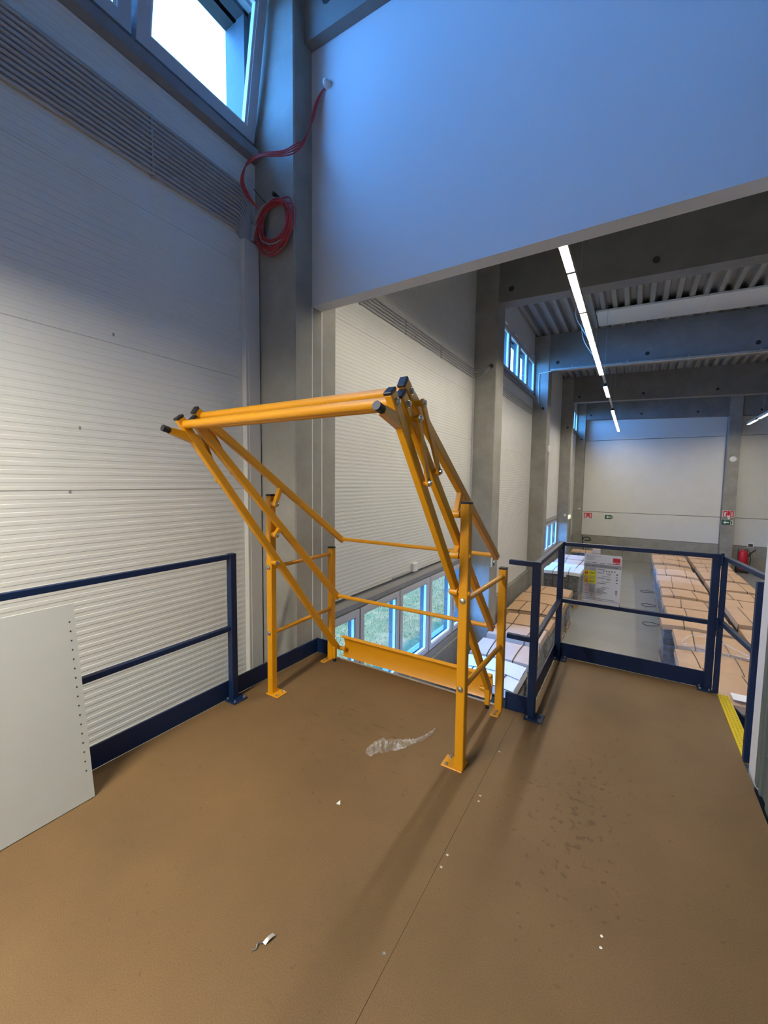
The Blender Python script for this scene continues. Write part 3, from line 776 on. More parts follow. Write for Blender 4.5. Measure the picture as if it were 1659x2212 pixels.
for z, m, x0, x1 in ((0.126, M_INK, 0.108, 0.165), (0.134, M_INKL, 0.108, 0.145), (0.158, M_INK, 0.108, 0.160), (0.162, M_INKL, 0.182, 0.212), (0.170, M_INKL, 0.182, 0.215), (0.188, M_INKL, 0.145, 0.208),
                     (0.205, M_INK, 0.108, 0.172), (0.208, M_INKL, 0.180, 0.212), (0.215, M_INKL, 0.178, 0.212), (0.236, M_INKL, 0.142, 0.208), (0.252, M_INK, 0.108, 0.175), (0.286, M_INKL, 0.142, 0.208),
                     (0.300, M_INK, 0.108, 0.178), (0.310, M_INKL, 0.108, 0.165), (0.317, M_INKL, 0.108, 0.160), (0.324, M_INKL, 0.108, 0.166), (0.331, M_INKL, 0.108, 0.192), (0.338, M_INKL, 0.108, 0.182), (0.350, M_INK, 0.108, 0.146)):
    sheet(x0, x1, z, z + 0.0034, m, 'text_line', 0.0022)
for z in (0.158, 0.165, 0.185, 0.205, 0.212, 0.236, 0.304, 0.314, 0.322, 0.336): sheet(0.252, 0.266, z, z + 0.0045, M_INK, 'text_line', 0.0022)
for k in range(5): sheet(0.152 + 0.021 * k, 0.162 + 0.021 * k, 0.136, 0.148, M_INKL, 'pictogram', 0.0022)
sheet(0.03, 0.25, 0.392, 0.396, M_INKL, 'text_line', 0.0022)
for x in (sx0 + 0.004, sx1 - 0.004):
    MB().tube([(x, sy - 0.001, sz1 - 0.01), (x + 0.004, sy - 0.002, 1.06), (x + 0.006, 4.0, 1.10)], 0.0016, 6).build('cable_tie', M_BLACK, sign)
    MB().tube([(x, sy - 0.001, sz0 + 0.01), (x + 0.002, sy - 0.002, 0.57), (x + 0.002, 4.0, 0.53)], 0.0016, 6).build('cable_tie', M_BLACK, sign)

# ------------------------------------------------------------------ panel leaning on the left railing
lp = thing('leaning_panel', 'tall pale sheet steel panel with a row of holes leaning on the left railing', 'panel', (-2.27, 0.5, 0))
def LP(x, y, z):      # x across thickness, z up along the leaning sheet
    an = math.atan2(0.150, 1.0)
    return (-2.275 + x * math.cos(an) - z * math.sin(an), y, 0.004 + z * math.cos(an) + x * math.sin(an))
def lbox(mb, x0, x1, y0, y1, z0, z1):
    v = [LP(x, y, z) for z in (z0, z1) for (x, y) in ((x0, y0), (x1, y0), (x1, y1), (x0, y1))]
    return mb.faces(v, ((0, 3, 2, 1), (4, 5, 6, 7), (0, 1, 5, 4), (1, 2, 6, 5), (2, 3, 7, 6), (3, 0, 4, 7)))
lbox(MB(), -0.002, 0.0, -0.02, 0.885, 0.0, 0.995).build('sheet', M_LEAN, lp)
mb = MB(); lbox(mb, -0.022, 0.0, 0.885, 0.897, 0.0, 0.995); lbox(mb, -0.022, -0.002, 0.0, 0.885, 0.985, 0.995); lbox(mb, -0.022, -0.002, 0.0, 0.885, 0.0, 0.01)
mb.build('folded_edge', M_LEAN, lp)
for k in range(17):
    z = 0.905 - 0.0475 * k
    lbox(MB(), 0.0, 0.0012, 0.869, 0.875, z - 0.0035, z + 0.0035).build('hole', M_BLACK, lp)
lbox(MB(), 0.0, 0.001, 0.668, 0.684, 0.44, 0.458).build('smear', M_SBEIGE, lp)

# ------------------------------------------------------------------ conduits, trunking, cables on the left wall
cb = thing('conduit_bank', 'bank of twelve grey conduits clipped under the high window on the left wall', 'conduits', (-3.02, 1.0, 3.8))
for k in range(12):
    z = 3.795 + 0.0345 * k
    ye = 2.50 - 0.004 * (11 - k)
    MB().tube([(XW + 0.022, YB, z), (XW + 0.022, ye - 0.04, z), (XW + 0.022, ye, z - 0.01), (XW + 0.022, ye + 0.022 + 0.004 * k, z - 0.06), (XW + 0.026, ye + 0.03 + 0.0035 * k, 3.737)], 0.0120, 8).build('conduit', M_COND, cb)
for y in (0.85, 1.72, 0.0, -0.9):
    MB().box(XW, XW + 0.03, y - 0.008, y + 0.008, 3.775, 4.19, bevel=0.002).build('clip_rail', M_COND, cb)
tk = MB().box(XW, XW + 0.055, 2.485, 2.648, ZF, 3.735, bevel=0.004).build('cable_trunking', M_TRUNK)
tag(tk, 'pale vertical cable trunking in the corner beside the near concrete column', 'trunking')
MB().box(XW + 0.054, XW + 0.058, 2.515, 2.64, ZF + 0.02, 1.62, bevel=0.001).box(XW + 0.054, XW + 0.058, 2.515, 2.64, 1.623, 3.73, bevel=0.001).build('cover', M_TRUNK, tk)

def smooth_path(pts, n=6):
    P = [Vector(p) for p in pts]; out = []
    for i in range(len(P) - 1):
        p0, p1, p2, p3 = P[max(i - 1, 0)], P[i], P[i + 1], P[min(i + 2, len(P) - 1)]
        for k in range(n):
            t = k / n
            out.append(0.5 * ((2 * p1) + (p2 - p0) * t + (2 * p0 - 5 * p1 + 4 * p2 - p3) * t * t + (3 * p1 - p0 - 3 * p2 + p3) * t ** 3))
    out.append(P[-1]); return out
coil = thing('cable_coil', 'coil of red cable hung on the near column with its lead going to the partition', 'cable', (-2.76, 2.62, 3.86))
CC = Vector((-2.755, 2.605, 3.845))
for k in range(17):
    r1 = random.uniform(0.15, 0.235); r2 = random.uniform(0.15, 0.225); ph = random.uniform(-0.7, 0.7)
    ox, oz = random.uniform(-0.025, 0.025), random.uniform(-0.03, 0.0)
    ya = random.uniform(-0.03, 0.025)
    pts = []
    for j in range(32):
        t = 2 * math.pi * j / 32
        x = r1 * math.cos(t); z = r2 * math.sin(t)
        xr = x * math.cos(ph) - z * math.sin(ph); zr = x * math.sin(ph) + z * math.cos(ph)
        wob = 0.012 * math.sin(3 * t + k * 1.7) + 0.007 * math.sin(5 * t + k)
        pts.append((CC.x + xr * (1 + wob * 3) + ox, CC.y + ya * math.cos(t + k) + 0.014 * math.sin(2 * t + k), CC.z + zr * (1 + wob * 2) - (r2 - 0.185) + oz))
    MB().tube(pts, 0.0062, 6, closed=True).build('cable_loop', M_GREYC if k == 2 else M_RED, coil)
for k in range(4):
    d = 0.011 * (k - 1.5)
    pts = [(-2.385, 2.882, 4.975), (-2.43 + d * .3, 2.865, 4.955), (-2.475 + d, 2.84, 4.86), (-2.505 + d, 2.80, 4.68 + d), (-2.535 - d, 2.74 + d, 4.50 + d * 2), (-2.53 + d, 2.63, 4.375 + d * 2), (-2.62, 2.575 + d, 4.335 + d * 2),
           (-2.78, 2.50 + d, 4.335 + d * 1.5), (-2.895 + d, 2.44, 4.27 + d), (-2.945 + d, 2.43, 4.15), (-2.93 + d, 2.47, 4.05), (-2.90, 2.56, 3.98)]
    MB().tube(smooth_path(pts, 5), 0.0052, 6).build('lead', M_RED, coil)
for k in range(3):
    MB().tube(smooth_path([(-3.0 + 0.012 * k, 2.56, 3.74), (-2.985 + 0.014 * k, 2.58, 3.86), (-2.92 + 0.012 * k, 2.585, 3.98), (-2.80 + 0.02 * k, 2.60, 4.035), (-2.70, 2.60, 4.02)], 5), 0.008, 6).build('grey_lead', M_GREYC, coil)
MB().tube([(-2.965, 2.57, 4.17), (-2.80, 2.55, 3.99)], 0.004, 6).build('cable_tie', M_BLACK, coil)
MB().tube([(-2.745, 2.66, 4.065), (-2.745, 2.585, 4.07)], 0.016, 10).build('wall_hook', M_BLACK, coil)
tp = MB().lathe([(0.034, 0.0), (0.030, 0.03), (0.020, 0.05), (0.008, 0.06)], (-2.385, 2.88, 4.985), 12, (0, -1, 0)).build('cable_gland', M_WHITE)
tag(tp, 'small pale cable gland on the white partition where the red cable enters', 'cable gland')

c5 = thing('conduit_run', 'five thin grey conduits descending to the second column on the ribbed wall', 'conduits', (XW, 6.0, 3.9))
for k in range(5):
    z = 3.86 + 0.045 * k
    MB().tube([(XW + 0.015, 3.24, z), (XW + 0.015, 8.48, z)], 0.010, 8).build('conduit', M_COND, c5)
    MB().tube(smooth_path([(XW + 0.015, 8.46, z), (XW + 0.12, 8.53, z - 0.0 + 0.01 * k), (XW + 0.26, 8.535, 3.93 + 0.02 * k), (XC - 0.12, 8.545, 4.06)], 4), 0.008, 6).build('cable', M_GREYC, c5)
for y in (4.3, 5.5, 6.8): MB().box(XW, XW + 0.022, y - 0.008, y + 0.008, 3.84, 4.06).build('clip_rail', M_COND, c5)
MB().lathe([(0.05, 0), (0.05, 0.004)], (XC - 0.11, 8.559, 4.07), 14, (0, -1, 0)).build('cable_hole', M_DARK, c5)
MB().tube([(XW + 0.03, 8.50, 3.88), (XW + 0.03, 8.50, -0.05)], 0.012, 8).build('down_conduit', M_COND, c5)
c7 = thing('conduit_run', 'five thin grey conduits below the high windows between second and third column', 'conduits', (XW, 12.0, 4.0))
for k in range(5):
    MB().tube([(XW + 0.015, 9.12, 3.92 + 0.05 * k), (XW + 0.015, 14.35, 3.92 + 0.05 * k)], 0.011, 8).build('conduit', M_COND, c7)
MB().tube(smooth_path([(XW + 0.02, 14.33, 4.08), (XW + 0.2, 14.37, 4.06), (XC - 0.16, 14.385, 4.10)], 4), 0.009, 6).build('cable', M_GREYC, c7)
MB().lathe([(0.05, 0), (0.05, 0.004)], (XC - 0.15, 14.399, 4.11), 14, (0, -1, 0)).build('cable_hole', M_DARK, c7)
c8 = thing('column_conduit', 'white conduit bent over the third column below the beam', 'conduits', (-2.8, 14.36, 5.0))
MB().tube([(-2.87, 14.38, 4.30), (-2.87, 14.38, 5.24), (-2.86, 14.38, 5.26), (-2.50, 14.38, 5.29)], 0.014, 8).build('conduit', M_WHITE, c8)
for (y, n) in ((20.47, 'fourth'), (26.27, 'corner')):
    o = MB().lathe([(0.05, 0), (0.05, 0.004)], (-2.75, y, 4.2), 12, (0, -1, 0)).build('cable_port', M_DARK)
    tag(o, 'small dark cable port high on the %s concrete column' % n, 'cable port')

tray = thing('cable_tray', 'long metal cable tray under the third roof beam', 'cable tray', (0.5, 14.3, 5.2))
v = []
mb = MB()
for x in (XC + 0.05, 9.0):
    z = beam_z(x) - 0.04
    v += [(x, 14.28, z), (x, 14.40, z), (x, 14.40, z + 0.05), (x, 14.395, z + 0.05), (x, 14.395, z + 0.006), (x, 14.285, z + 0.006), (x, 14.285, z + 0.05), (x, 14.28, z + 0.05)]
mb.faces(v, [list(range(8)), list(range(15, 7, -1))] + [(i, i + 8, (i + 1) % 8 + 8, (i + 1) % 8) for i in range(8)]).build('channel', M_GALV, tray)
for k in range(6):
    x = XC + 0.7 + 1.5 * k; z = beam_z(x)
    MB().box(x - 0.012, x + 0.012, 14.30, 14.42, z - 0.05, z + 0.06).build('hanger', M_GALV, tray)

# ------------------------------------------------------------------ lamp lines
LAMPS1 = [(3.05, 4.5), (4.53, 5.98), (6.02, 7.44), (7.48, 8.97), (9.01, 10.42), (10.46, 11.87), (13.28, 14.95), (17.72, 19.3), (19.34, 20.9), (20.94, 22.9), (22.94, 24.8)]
def luminaire(x, y0, y1, label, z=4.40, m=None):
    t = thing('strip_lamp', label, 'lamp', (x, (y0 + y1) / 2, z), 'lit strip lamps in the ceiling lines')
    MB().box(x - 0.046, x + 0.046, y0, y1, z + 0.023, z + 0.085, bevel=0.004).box(x - 0.0495, x - 0.0465, y0, y1, z - 0.004, z + 0.035).box(x + 0.0465, x + 0.0495, y0, y1, z - 0.004, z + 0.035).build('housing', M_HOUSE, t)
    MB().prism([(x - 0.045, z + 0.022), (x + 0.045, z + 0.022), (x + 0.043, z + 0.004), (x - 0.043, z + 0.004)], 1, y0 + 0.015, y1 - 0.015).build('diffuser', m or M_TUBE, t, smooth=False)
    for y in (y0, y1 - 0.012): MB().box(x - 0.048, x + 0.048, y, y + 0.012, z - 0.004, z + 0.088).build('end_plate', M_COND, t)
    return t
ORD = ['first', 'second', 'third', 'fourth', 'fifth', 'sixth', 'seventh', 'eighth', 'ninth', 'tenth', 'eleventh']
WHERE = ['hidden above the partition edge, nearest of the middle lamp line', 'at the partition edge, brightest of the middle lamp line', 'next after the partition edge in the middle lamp line', 'in the middle lamp line below the white roof strip',
         'in the middle lamp line before the third beam', 'last of the continuous middle run, before the first dark gap', 'alone between the two dark gaps of the middle line', 'first after the second dark gap of the middle line',
         'in the far part of the middle line, second from the gap', 'in the far part of the middle line, last but one', 'at the far end of the middle line near the end wall']
for k, (a, b) in enumerate(LAMPS1):
    luminaire(-0.85, a, b, 'lit strip lamp ' + WHERE[k])
def lamp_rail(x, y0, y1, label):
    t = thing('lamp_rail', label, 'rail', (x, y0, 4.5))
    MB().box(x - 0.03, x + 0.03, y0, y1, 4.490, 4.53, bevel=0.004).build('rail', M_HOUSE, t)
    y = y0 + 1.0; k = 0
    while y < y1:
        MB().tube([(x, y, 4.52), (x, y, roof_z(x) + 0.02)], 0.003, 6).build('suspension_wire', M_COND, t)
        y += 2.95
    return t
lamp_rail(-0.85, 3.05, 24.8, 'grey trunking rail carrying the middle lamp line on thin wires')
lamp_rail(4.25, 3.3, 24.8, 'grey trunking rail carrying the right lamp line')
for k in range(9):
    a = 24.8 - 1.9 * (k + 1)
    luminaire(4.25, a + 0.02, a + 1.6, 'lit strip lamp at the far end of the right lamp line' if k == 0 else 'lit strip lamp of the right lamp line outside the frame')
for k, (x, y) in enumerate(((-1.85, -0.10), (-1.75, -1.75))):  # unseen lamps, added because hall lamps leave the left wall and deck dim
    luminaire(x, y - 1.45, y, ['lit strip lamp over the mezzanine beside the left wall, just behind the camera', 'lit strip lamp over the mezzanine, farther behind the camera'][k], 2.95, M_TUBE2)
    l_ = MB().tube([(x, y - 0.3, 3.04), (x, y - 0.3, 6.4)], 0.003, 6).tube([(x, y - 1.2, 3.04), (x, y - 1.2, 6.4)], 0.003, 6).build('lamp_wire', M_COND)
    tag(l_, ['thin wires carrying the mezzanine lamp just behind the camera', 'thin wires carrying the mezzanine lamp farther back'][k], 'wire')
lw = thing('lamp_feed', 'loose pale cables feeding the lamp line under the roof sheet', 'cable', (-1.1, 11.0, 6.0))
MB().tube(smooth_path([(-1.35, 11.2, 6.40), (-1.40, 10.9, 5.7), (-1.2, 10.6, 5.2), (-0.87, 10.4, 4.6)], 5), 0.010, 6).build('cable', M_WHITE, lw)
MB().tube(smooth_path([(-1.25, 12.0, 6.40), (-1.35, 11.8, 5.8), (-1.25, 11.5, 5.2), (-0.9, 11.3, 4.6)], 5), 0.010, 6).build('cable', M_WHITE, lw)

# ------------------------------------------------------------------ pallet loads
def pallet_load(x0, x1, y0, y1, zt, cover, label, seed, group, film=True, straps=2, bulge=0.04, flap=0.09, split=False, lean=0.0):
    rnd = random.Random(seed)
    xm, ym = (x0 + x1) / 2, (y0 + y1) / 2
    t = thing('pallet_load', label, 'pallet', (xm, ym, ZF), group)
    pb = MB()
    for k in range(5):
        w_ = (x1 - x0)
        yy = y0 + 0.03 + (y1 - y0 - 0.16) * k / 4
        pb.box(x0 + 0.02, x1 - 0.02, yy, yy + 0.10, ZF + 0.122, ZF + 0.144)
    for yy in (y0 + 0.03, ym - 0.05, y1 - 0.13):
        for xx in (x0 + 0.02, xm - 0.07, x1 - 0.16): pb.box(xx, xx + 0.14, yy, yy + 0.10, ZF + 0.022, ZF + 0.10)
        pb.box(x0 + 0.02, x1 - 0.02, yy, yy + 0.10, ZF, ZF + 0.022)
    for xx in (x0 + 0.02, xm - 0.07, x1 - 0.16): pb.box(xx, xx + 0.14, y0 + 0.03, y1 - 0.03, ZF + 0.10, ZF + 0.122)
    pb.build('wooden_pallet', M_WOOD, t, smooth=False)
    # goods: uneven layers of dark metal profiles
    gb = MB(); z = ZF + 0.145; n = 7; hgt = (zt - 0.03 - z) / n
    for k in range(n):
        j = [rnd.uniform(0.02, 0.055) for _ in range(4)]
        gb.box(x0 + j[0], x1 - j[1], y0 + j[2], y1 - j[3], z + 0.004, z + hgt - 0.004, bevel=0.008); z += hgt
    gb.build('goods', M_GOODS, t)
    if film:
        MB().grid(20, 8, lambda u, v: (xm + ((x1 - x0) / 2 + 0.004 + 0.010 * math.sin(37 * u + 5 * v)) * (max(-1, min(1, 1.6 * math.cos(2 * math.pi * u)))), ym + ((y1 - y0) / 2 + 0.004 + 0.010 * math.sin(29 * u - 7 * v)) * (max(-1, min(1, 1.6 * math.sin(2 * math.pi * u)))),
                 ZF + 0.12 + (zt - 0.05 - ZF - 0.12) * v)).build('wrap_film', M_FILM, t)
    # cover sheet, slightly bulged with folded edges
    e = [rnd.uniform(-0.015, 0.03) for _ in range(4)]; ph = rnd.uniform(0, 6)
    def top(u, v):
        x = x0 - e[0] + (x1 - x0 + e[0] + e[1]) * u; y = y0 - e[2] + (y1 - y0 + e[2] + e[3]) * v
        zz = zt + bulge * (1 - (2 * u - 1) ** 2) * (0.55 + 0.45 * (1 - (2 * v - 1) ** 2)) + 0.008 * math.sin(5 * u + ph) + lean * (u - 0.5)
        return (x, y, zz)
    if split:
        MB().grid(10, 5, lambda u, v: top(u, 0.02 + 0.46 * v), 0.006).build('cover_sheet', cover, t)
        MB().grid(10, 5, lambda u, v: (lambda p: (p[0], p[1], p[2] + 0.018))(top(u, 0.46 + 0.54 * v)), 0.006).build('cover_sheet', cover, t)
    else:
        MB().grid(10, 6, top, 0.006).build('cover_sheet', cover, t)
    fm = MB()
    fm.grid(10, 1, lambda u, v: (lambda p: (p[0], p[1] - 0.004 - 0.012 * v, p[2] - flap * v))(top(u, 0.0)), 0.004)
    fm.grid(6, 1, lambda u, v: (lambda p: (p[0] + 0.004 + 0.010 * v, p[1], p[2] - flap * v))(top(1.0, u)), 0.004)
    fm.grid(6, 1, lambda u, v: (lambda p: (p[0] - 0.004 - 0.010 * v, p[1], p[2] - flap * v))(top(0.0, u)), 0.004)
    fm.build('cover_flap', cover, t)
    us = [0.28, 0.74] if straps == 2 else ([0.36] if straps == 1 else [])
    for u0 in us:
        u0 += rnd.uniform(-0.06, 0.06); u1 = u0 + rnd.uniform(-0.05, 0.05)
        pts = [(lambda p: (p[0], p[1] - 0.022, zt - 0.65))(top(u0, 0.0)), (lambda p: (p[0], p[1] - 0.022, p[2] - 0.02))(top(u0, 0.0))]
        pts += [(lambda p: (p[0], p[1], p[2] + 0.012))(top(u0 + (u1 - u0) * k / 6, k / 6)) for k in range(7)]
        sb = MB()
        for p, q in zip(pts, pts[1:]): sb.bar(p, q, 0.016, 0.004)
        sb.build('strap', M_STRAP, t)
    return t
LX0, LX1 = -2.66, -1.46
g1 = 'wrapped pallet loads along the left wall'
LL = [(6.28, 7.26, -1.66, M_CARDW, 'pallet under a white cardboard cover, nearest below the corner post', True),
      (7.42, 8.24, -1.66, M_CARD2, 'pinkish covered pallet right behind the white one', False),
      (8.40, 9.20, -1.60, M_CARD2, 'pinkish covered pallet with one strap, second behind the white one', False),
      (9.42, 10.18, -1.64, M_CARD, 'brown covered pallet before the wide overlapping pair of sheets', False),
      (10.42, 12.30, -1.64, M_CARD, 'long pallet under two overlapping brown sheets beside the left wall', True),
      (12.62, 13.50, -1.66, M_CARD, 'narrow brown cardboard pallet directly before the tall dark one', False),
      (15.25, 16.10, -1.47, M_CARDW, 'tall dark wrapped pallet with white edged cover and a paper label', False),
      (16.55, 17.40, -1.56, M_CARDW, 'white covered pallet just behind the tall dark one', False),  # this and the next two covers: window gloss put into the cover colour
      (17.60, 18.60, -1.60, M_CARD2, 'pale covered pallet two behind the tall dark one', False),
      (18.80, 19.9, -1.60, M_CARD2, 'pale covered pallet three behind the tall dark one', False)]
for k, (a, b, zt, cv, lab, sp) in enumerate(LL):
    t = pallet_load(LX0 if k > 3 else -2.545, LX1, a, b, zt, cv, lab, 100 + k, g1, split=sp, bulge=0.05 if k < 5 else 0.025, flap=0.12 if k < 6 else 0.10, film=(k not in (0,)))
    if k == 6:
        MB().box(-2.13, -1.88, a - 0.034, a - 0.030, zt - 0.16, zt - 0.01).build('paper_label', M_PAPER, t)
t = pallet_load(-2.45, -1.20, 21.2, 22.0, -1.62, M_CARD, 'brown strapped pallet by the far window with a small open box', 131, g1, bulge=0.01, flap=0.05)
bx = thing('open_box', 'small brown open carton on the far strapped pallet', 'box', (-1.35, 21.4, -1.6))
mb = MB().box(-1.52, -1.20, 21.22, 21.5, -1.605, -1.42)
mb.build('carton', M_CARD, bx)
MB().faces([(-1.52, 21.22, -1.42), (-1.52, 21.5, -1.42), (-1.62, 21.5, -1.38), (-1.62, 21.22, -1.38), (-1.52, 21.22, -1.414), (-1.52, 21.5, -1.414), (-1.62, 21.5, -1.374), (-1.62, 21.22, -1.374)], ((0, 1, 2, 3), (7, 6, 5, 4), (0, 4, 5, 1), (1, 5, 6, 2), (2, 6, 7, 3), (3, 7, 4, 0))).build('flap', M_CARD, bx)

g2 = 'wrapped pallet loads in the aisle rows'
R1 = [(7.55, 8.80, -1.62), (8.92, 9.78, -1.66), (9.90, 11.0, -1.62), (11.08, 12.0, -1.58), (12.15, 13.10, -1.66), (13.2, 14.15, -1.66), (14.28, 15.2, -1.62), (15.35, 16.3, -1.60), (16.45, 17.4, -1.64), (17.5, 18.6, -1.60), (18.75, 19.8, -1.66), (19.95, 21.0, -1.60), (21.15, 22.2, -1.60), (22.4, 23.4, -1.56)]
R1L = ['brown covered pallet under the stair edge with a white paper label', 'brown covered pallet nearest behind the far blue toe board', 'brown pallet with crumpled clear film heaped on its cover', 'wide brown covered pallet behind the one with heaped film',
       'brown covered pallet seen just above the middle blue rail', 'brown covered pallet with two crossing straps, second above the middle rail', 'brown covered pallet with a sagging dark front edge', 'brown covered pallet behind the sagging one', 'brown covered pallet with one bent strap, in the middle of the aisle row',
       'brown covered pallet with a bluish film side, in the aisle row', 'brown covered pallet with film folded over its edge, in the aisle row', 'film edged brown pallet third from the far end of the aisle row', 'brown pallet second from the far end of the aisle row', 'brown pallet at the far end of the aisle row with loose film']
for k, (a, b, zt) in enumerate(R1):
    xl = 0.86 + (0.0 if k > 3 else 0.0); xr = 2.05
    if k == 2: xl = 0.92
    if k == 3: xl = 0.70
    pallet_load(xl, xr, a, b, zt, M_CARD if k not in (8, 9) else M_CARD2, R1L[k], 200 + k, g2, bulge=0.07 if k < 4 else 0.055, flap=0.10, lean=-0.02)
R2 = [(9.6, 10.6, -1.66), (10.75, 11.9, -1.64), (12.1, 13.75, -1.58), (13.9, 14.85, -1.64), (14.95, 15.95, -1.64), (16.1, 17.4, -1.62), (17.55, 18.9, -1.60), (19.1, 20.0, -1.62), (20.15, 21.0, -1.62), (21.1, 22.2, -1.62), (22.35, 23.4, -1.62)]
R2L = ['brown pallet hidden at the right behind the jamb', 'brown pallet beside the film heap, seen through the safety gate', 'large smooth brown pallet seen through the safety gate', 'brown pallet with a strap, second through the safety gate', 'brown pallet third through the safety gate', 'brown pallet fourth through the safety gate', 'brown pallet whose wrapped side shows beside the double post',
       'brown pallet left of the double blue post, nearest of its row', 'brown pallet second from the far end of the right row', 'flat brown pallet near the far end of the right row', 'brown pallet at the far end of the right row']
for k, (a, b, zt) in enumerate(R2):
    pallet_load(2.22, 3.36, a, b, zt, M_CARD, R2L[k], 300 + k, g2, bulge=0.03, flap=0.12)
# crumpled film on one cover, loose film over far ones
cf = thing('crumpled_film', 'heap of clear stretch film lying on a brown pallet cover', 'plastic film', (1.3, 9.85, -1.55))
rr = random.Random(5)
ctl = [(0.98, 9.75), (1.2, 9.80), (1.5, 9.78), (1.8, 9.76), (2.0, 9.74)]
V = []
MB().grid(26, 7, lambda u, v: (0.95 + 1.08 * u, 9.55 + 0.42 * v * (1 - 0.6 * u) + 0.05 * math.sin(9 * u), -1.57 + 0.07 * math.sin(3.1 * v) * (0.4 + rr.random()) * (1 - 0.4 * u) + 0.03 * rr.random())).build('film', M_FILM, cf)
MB().tube(smooth_path([(0.95, 9.8, -1.50), (1.15, 10.35, -1.49), (1.45, 10.42, -1.47), (1.75, 9.95, -1.48), (1.95, 9.7, -1.50)], 6), 0.014, 6).build('film_rope', M_LITTER, cf)
pl = tag(MB().box(1.40, 1.62, 7.62, 7.86, -1.520, -1.517).build('paper_sheet', M_PAPER), 'white paper sheet on the pallet under the stair edge', 'paper')
for k, (x, y) in enumerate(((0.55, 17.2), (0.58, 14.9), (0.55, 19.4))):
    MB_ = MB().tube(smooth_path([(0.88, y, ZF + 0.03), (0.6, y + 0.15, ZF + 0.02), (0.42, y, ZF + 0.02), (0.55, y - 0.25, ZF + 0.02), (0.87, y - 0.2, ZF + 0.05)], 5), 0.010, 6)
    o = MB_.build('loose_strap', M_STRAP)
    tag(o, ['loose black strap end curling on the hall floor by the aisle row, middle of three', 'loose black strap loop on the hall floor, nearest of three', 'loose black strap on the hall floor, farthest of three'][k], 'strap', 'loose straps on the hall floor')

# ------------------------------------------------------------------ signs, discs, extinguisher far away
def plate(name, x0, x1, y, z0, z1, m, label, cat, group=None):
    t = thing(name, label, cat, ((x0 + x1) / 2, y, (z0 + z1) / 2), group)
    MB().box(x0, x1, y - 0.012, y, z0, z1).build('board', m, t, smooth=False)
    return t
def fire_sign(x, y, z, label):
    t = plate('fire_sign', x - 0.23, x + 0.23, y, z - 0.17, z + 0.17, M_PAPER, label, 'sign')
    MB().box(x - 0.21, x - 0.06, y - 0.016, y - 0.011, z - 0.15, z + 0.15).box(x + 0.07, x + 0.21, y - 0.016, y - 0.011, z - 0.15, z + 0.15).build('red_field', M_SRED, t, smooth=False)
    MB().box(x - 0.05, x + 0.06, y - 0.016, y - 0.011, z - 0.08, z + 0.15).build('red_field', M_SRED, t, smooth=False)
    MB().box(x - 0.17, x - 0.11, y - 0.020, y - 0.015, z - 0.12, z + 0.05).box(x - 0.16, x - 0.08, y - 0.020, y - 0.015, z + 0.06, z + 0.09).build('pictogram', M_PAPER, t, smooth=False)
    MB().box(x + 0.11, x + 0.13, y - 0.020, y - 0.015, z - 0.12, z + 0.10).box(x + 0.15, x + 0.17, y - 0.020, y - 0.015, z - 0.12, z + 0.10).build('pictogram', M_PAPER, t, smooth=False)
def escape_sign(x, y, z, label, s=0.22):
    t = plate('escape_sign', x - s, x + s * 0.55, y, z - s * 0.5, z + s * 0.5, M_SGREEN, label, 'sign')
    MB().faces([(x + dx * s, y - yy, z + dz * s) for yy in (0.016, 0.011) for dx, dz in ((-0.75, 0.0), (-0.30, -0.36), (-0.30, -0.14), (0.3, -0.14), (0.3, 0.14), (-0.30, 0.14), (-0.30, 0.36))],
               [list(range(7)), list(range(13, 6, -1))] + [(i, i + 7, (i + 1) % 7 + 7, (i + 1) % 7) for i in range(7)]).build('arrow', M_PAPER, t, smooth=False)
    MB().box(x + s * 0.60, x + s * 1.05, y - 0.012, y, z - s * 0.5, z + s * 0.5).build('runner_field', M_PAPER, t, smooth=False)
    MB().box(x + s * 0.68, x + s * 0.9, y - 0.016, y - 0.011, z - s * 0.35, z + s * 0.35).build('runner', M_SGREEN, t, smooth=False)
fire_sign(-2.26, 26.72, -0.23, 'red and white fire equipment sign at the left of the far wall')
escape_sign(-1.15, 26.72, -0.27, 'green arrow escape sign on the far wall')
fire_sign(4.08, 26.29, 0.21, 'red and white fire equipment sign on the far column')
escape_sign(4.05, 26.29, -0.22, 'green arrow escape sign on the far column under the fire sign')
def disc(c, axis, r, label, name='wall_disc', m=M_WHITE):
    o = MB().lathe([(r, 0), (r, 0.04), (r * 0.8, 0.06), (r * 0.3, 0.065)], c, 20, axis).build(name, m)
    tag(o, label, 'wall unit')
disc((4.10, 26.30, 2.94), (0, -1, 0), 0.14, 'round white wall unit on the far column')
disc((XC, 14.80, 2.77), (1, 0, 0), 0.14, 'round white wall unit on the third column')
disc((4.10, 26.30, -0.02), (0, -1, 0), 0.05, 'small white siren between the signs on the far column', 'siren')
disc((-2.70, 20.50, 0.16), (0, -1, 0), 0.06, 'small white sensor low on the fourth column', 'sensor')
disc((-2.70, 26.30, 0.16), (0, -1, 0), 0.06, 'small white sensor low on the far corner column', 'sensor')
disc((XC, 20.62, 0.07), (1, 0, 0), 0.10, 'pale yellow round lamp on the fourth column, nearer of the pair', 'round_lamp', M_LAMPW)
disc((XC, 20.95, 0.07), (1, 0, 0), 0.10, 'pale yellow round lamp on the fourth column, farther of the pair', 'round_lamp', M_LAMPW)
t = thing('escape_sign', 'green running figure sign on the side of the second column', 'sign', (XC, 8.80, -0.10))
MB().box(XC, XC + 0.012, 8.70, 8.87, -0.20, 0.0).build('board', M_SGREEN, t, smooth=False)
MB().box(XC, XC + 0.012, 8.60, 8.69, -0.20, 0.0).build('board', M_PAPER, t, smooth=False)
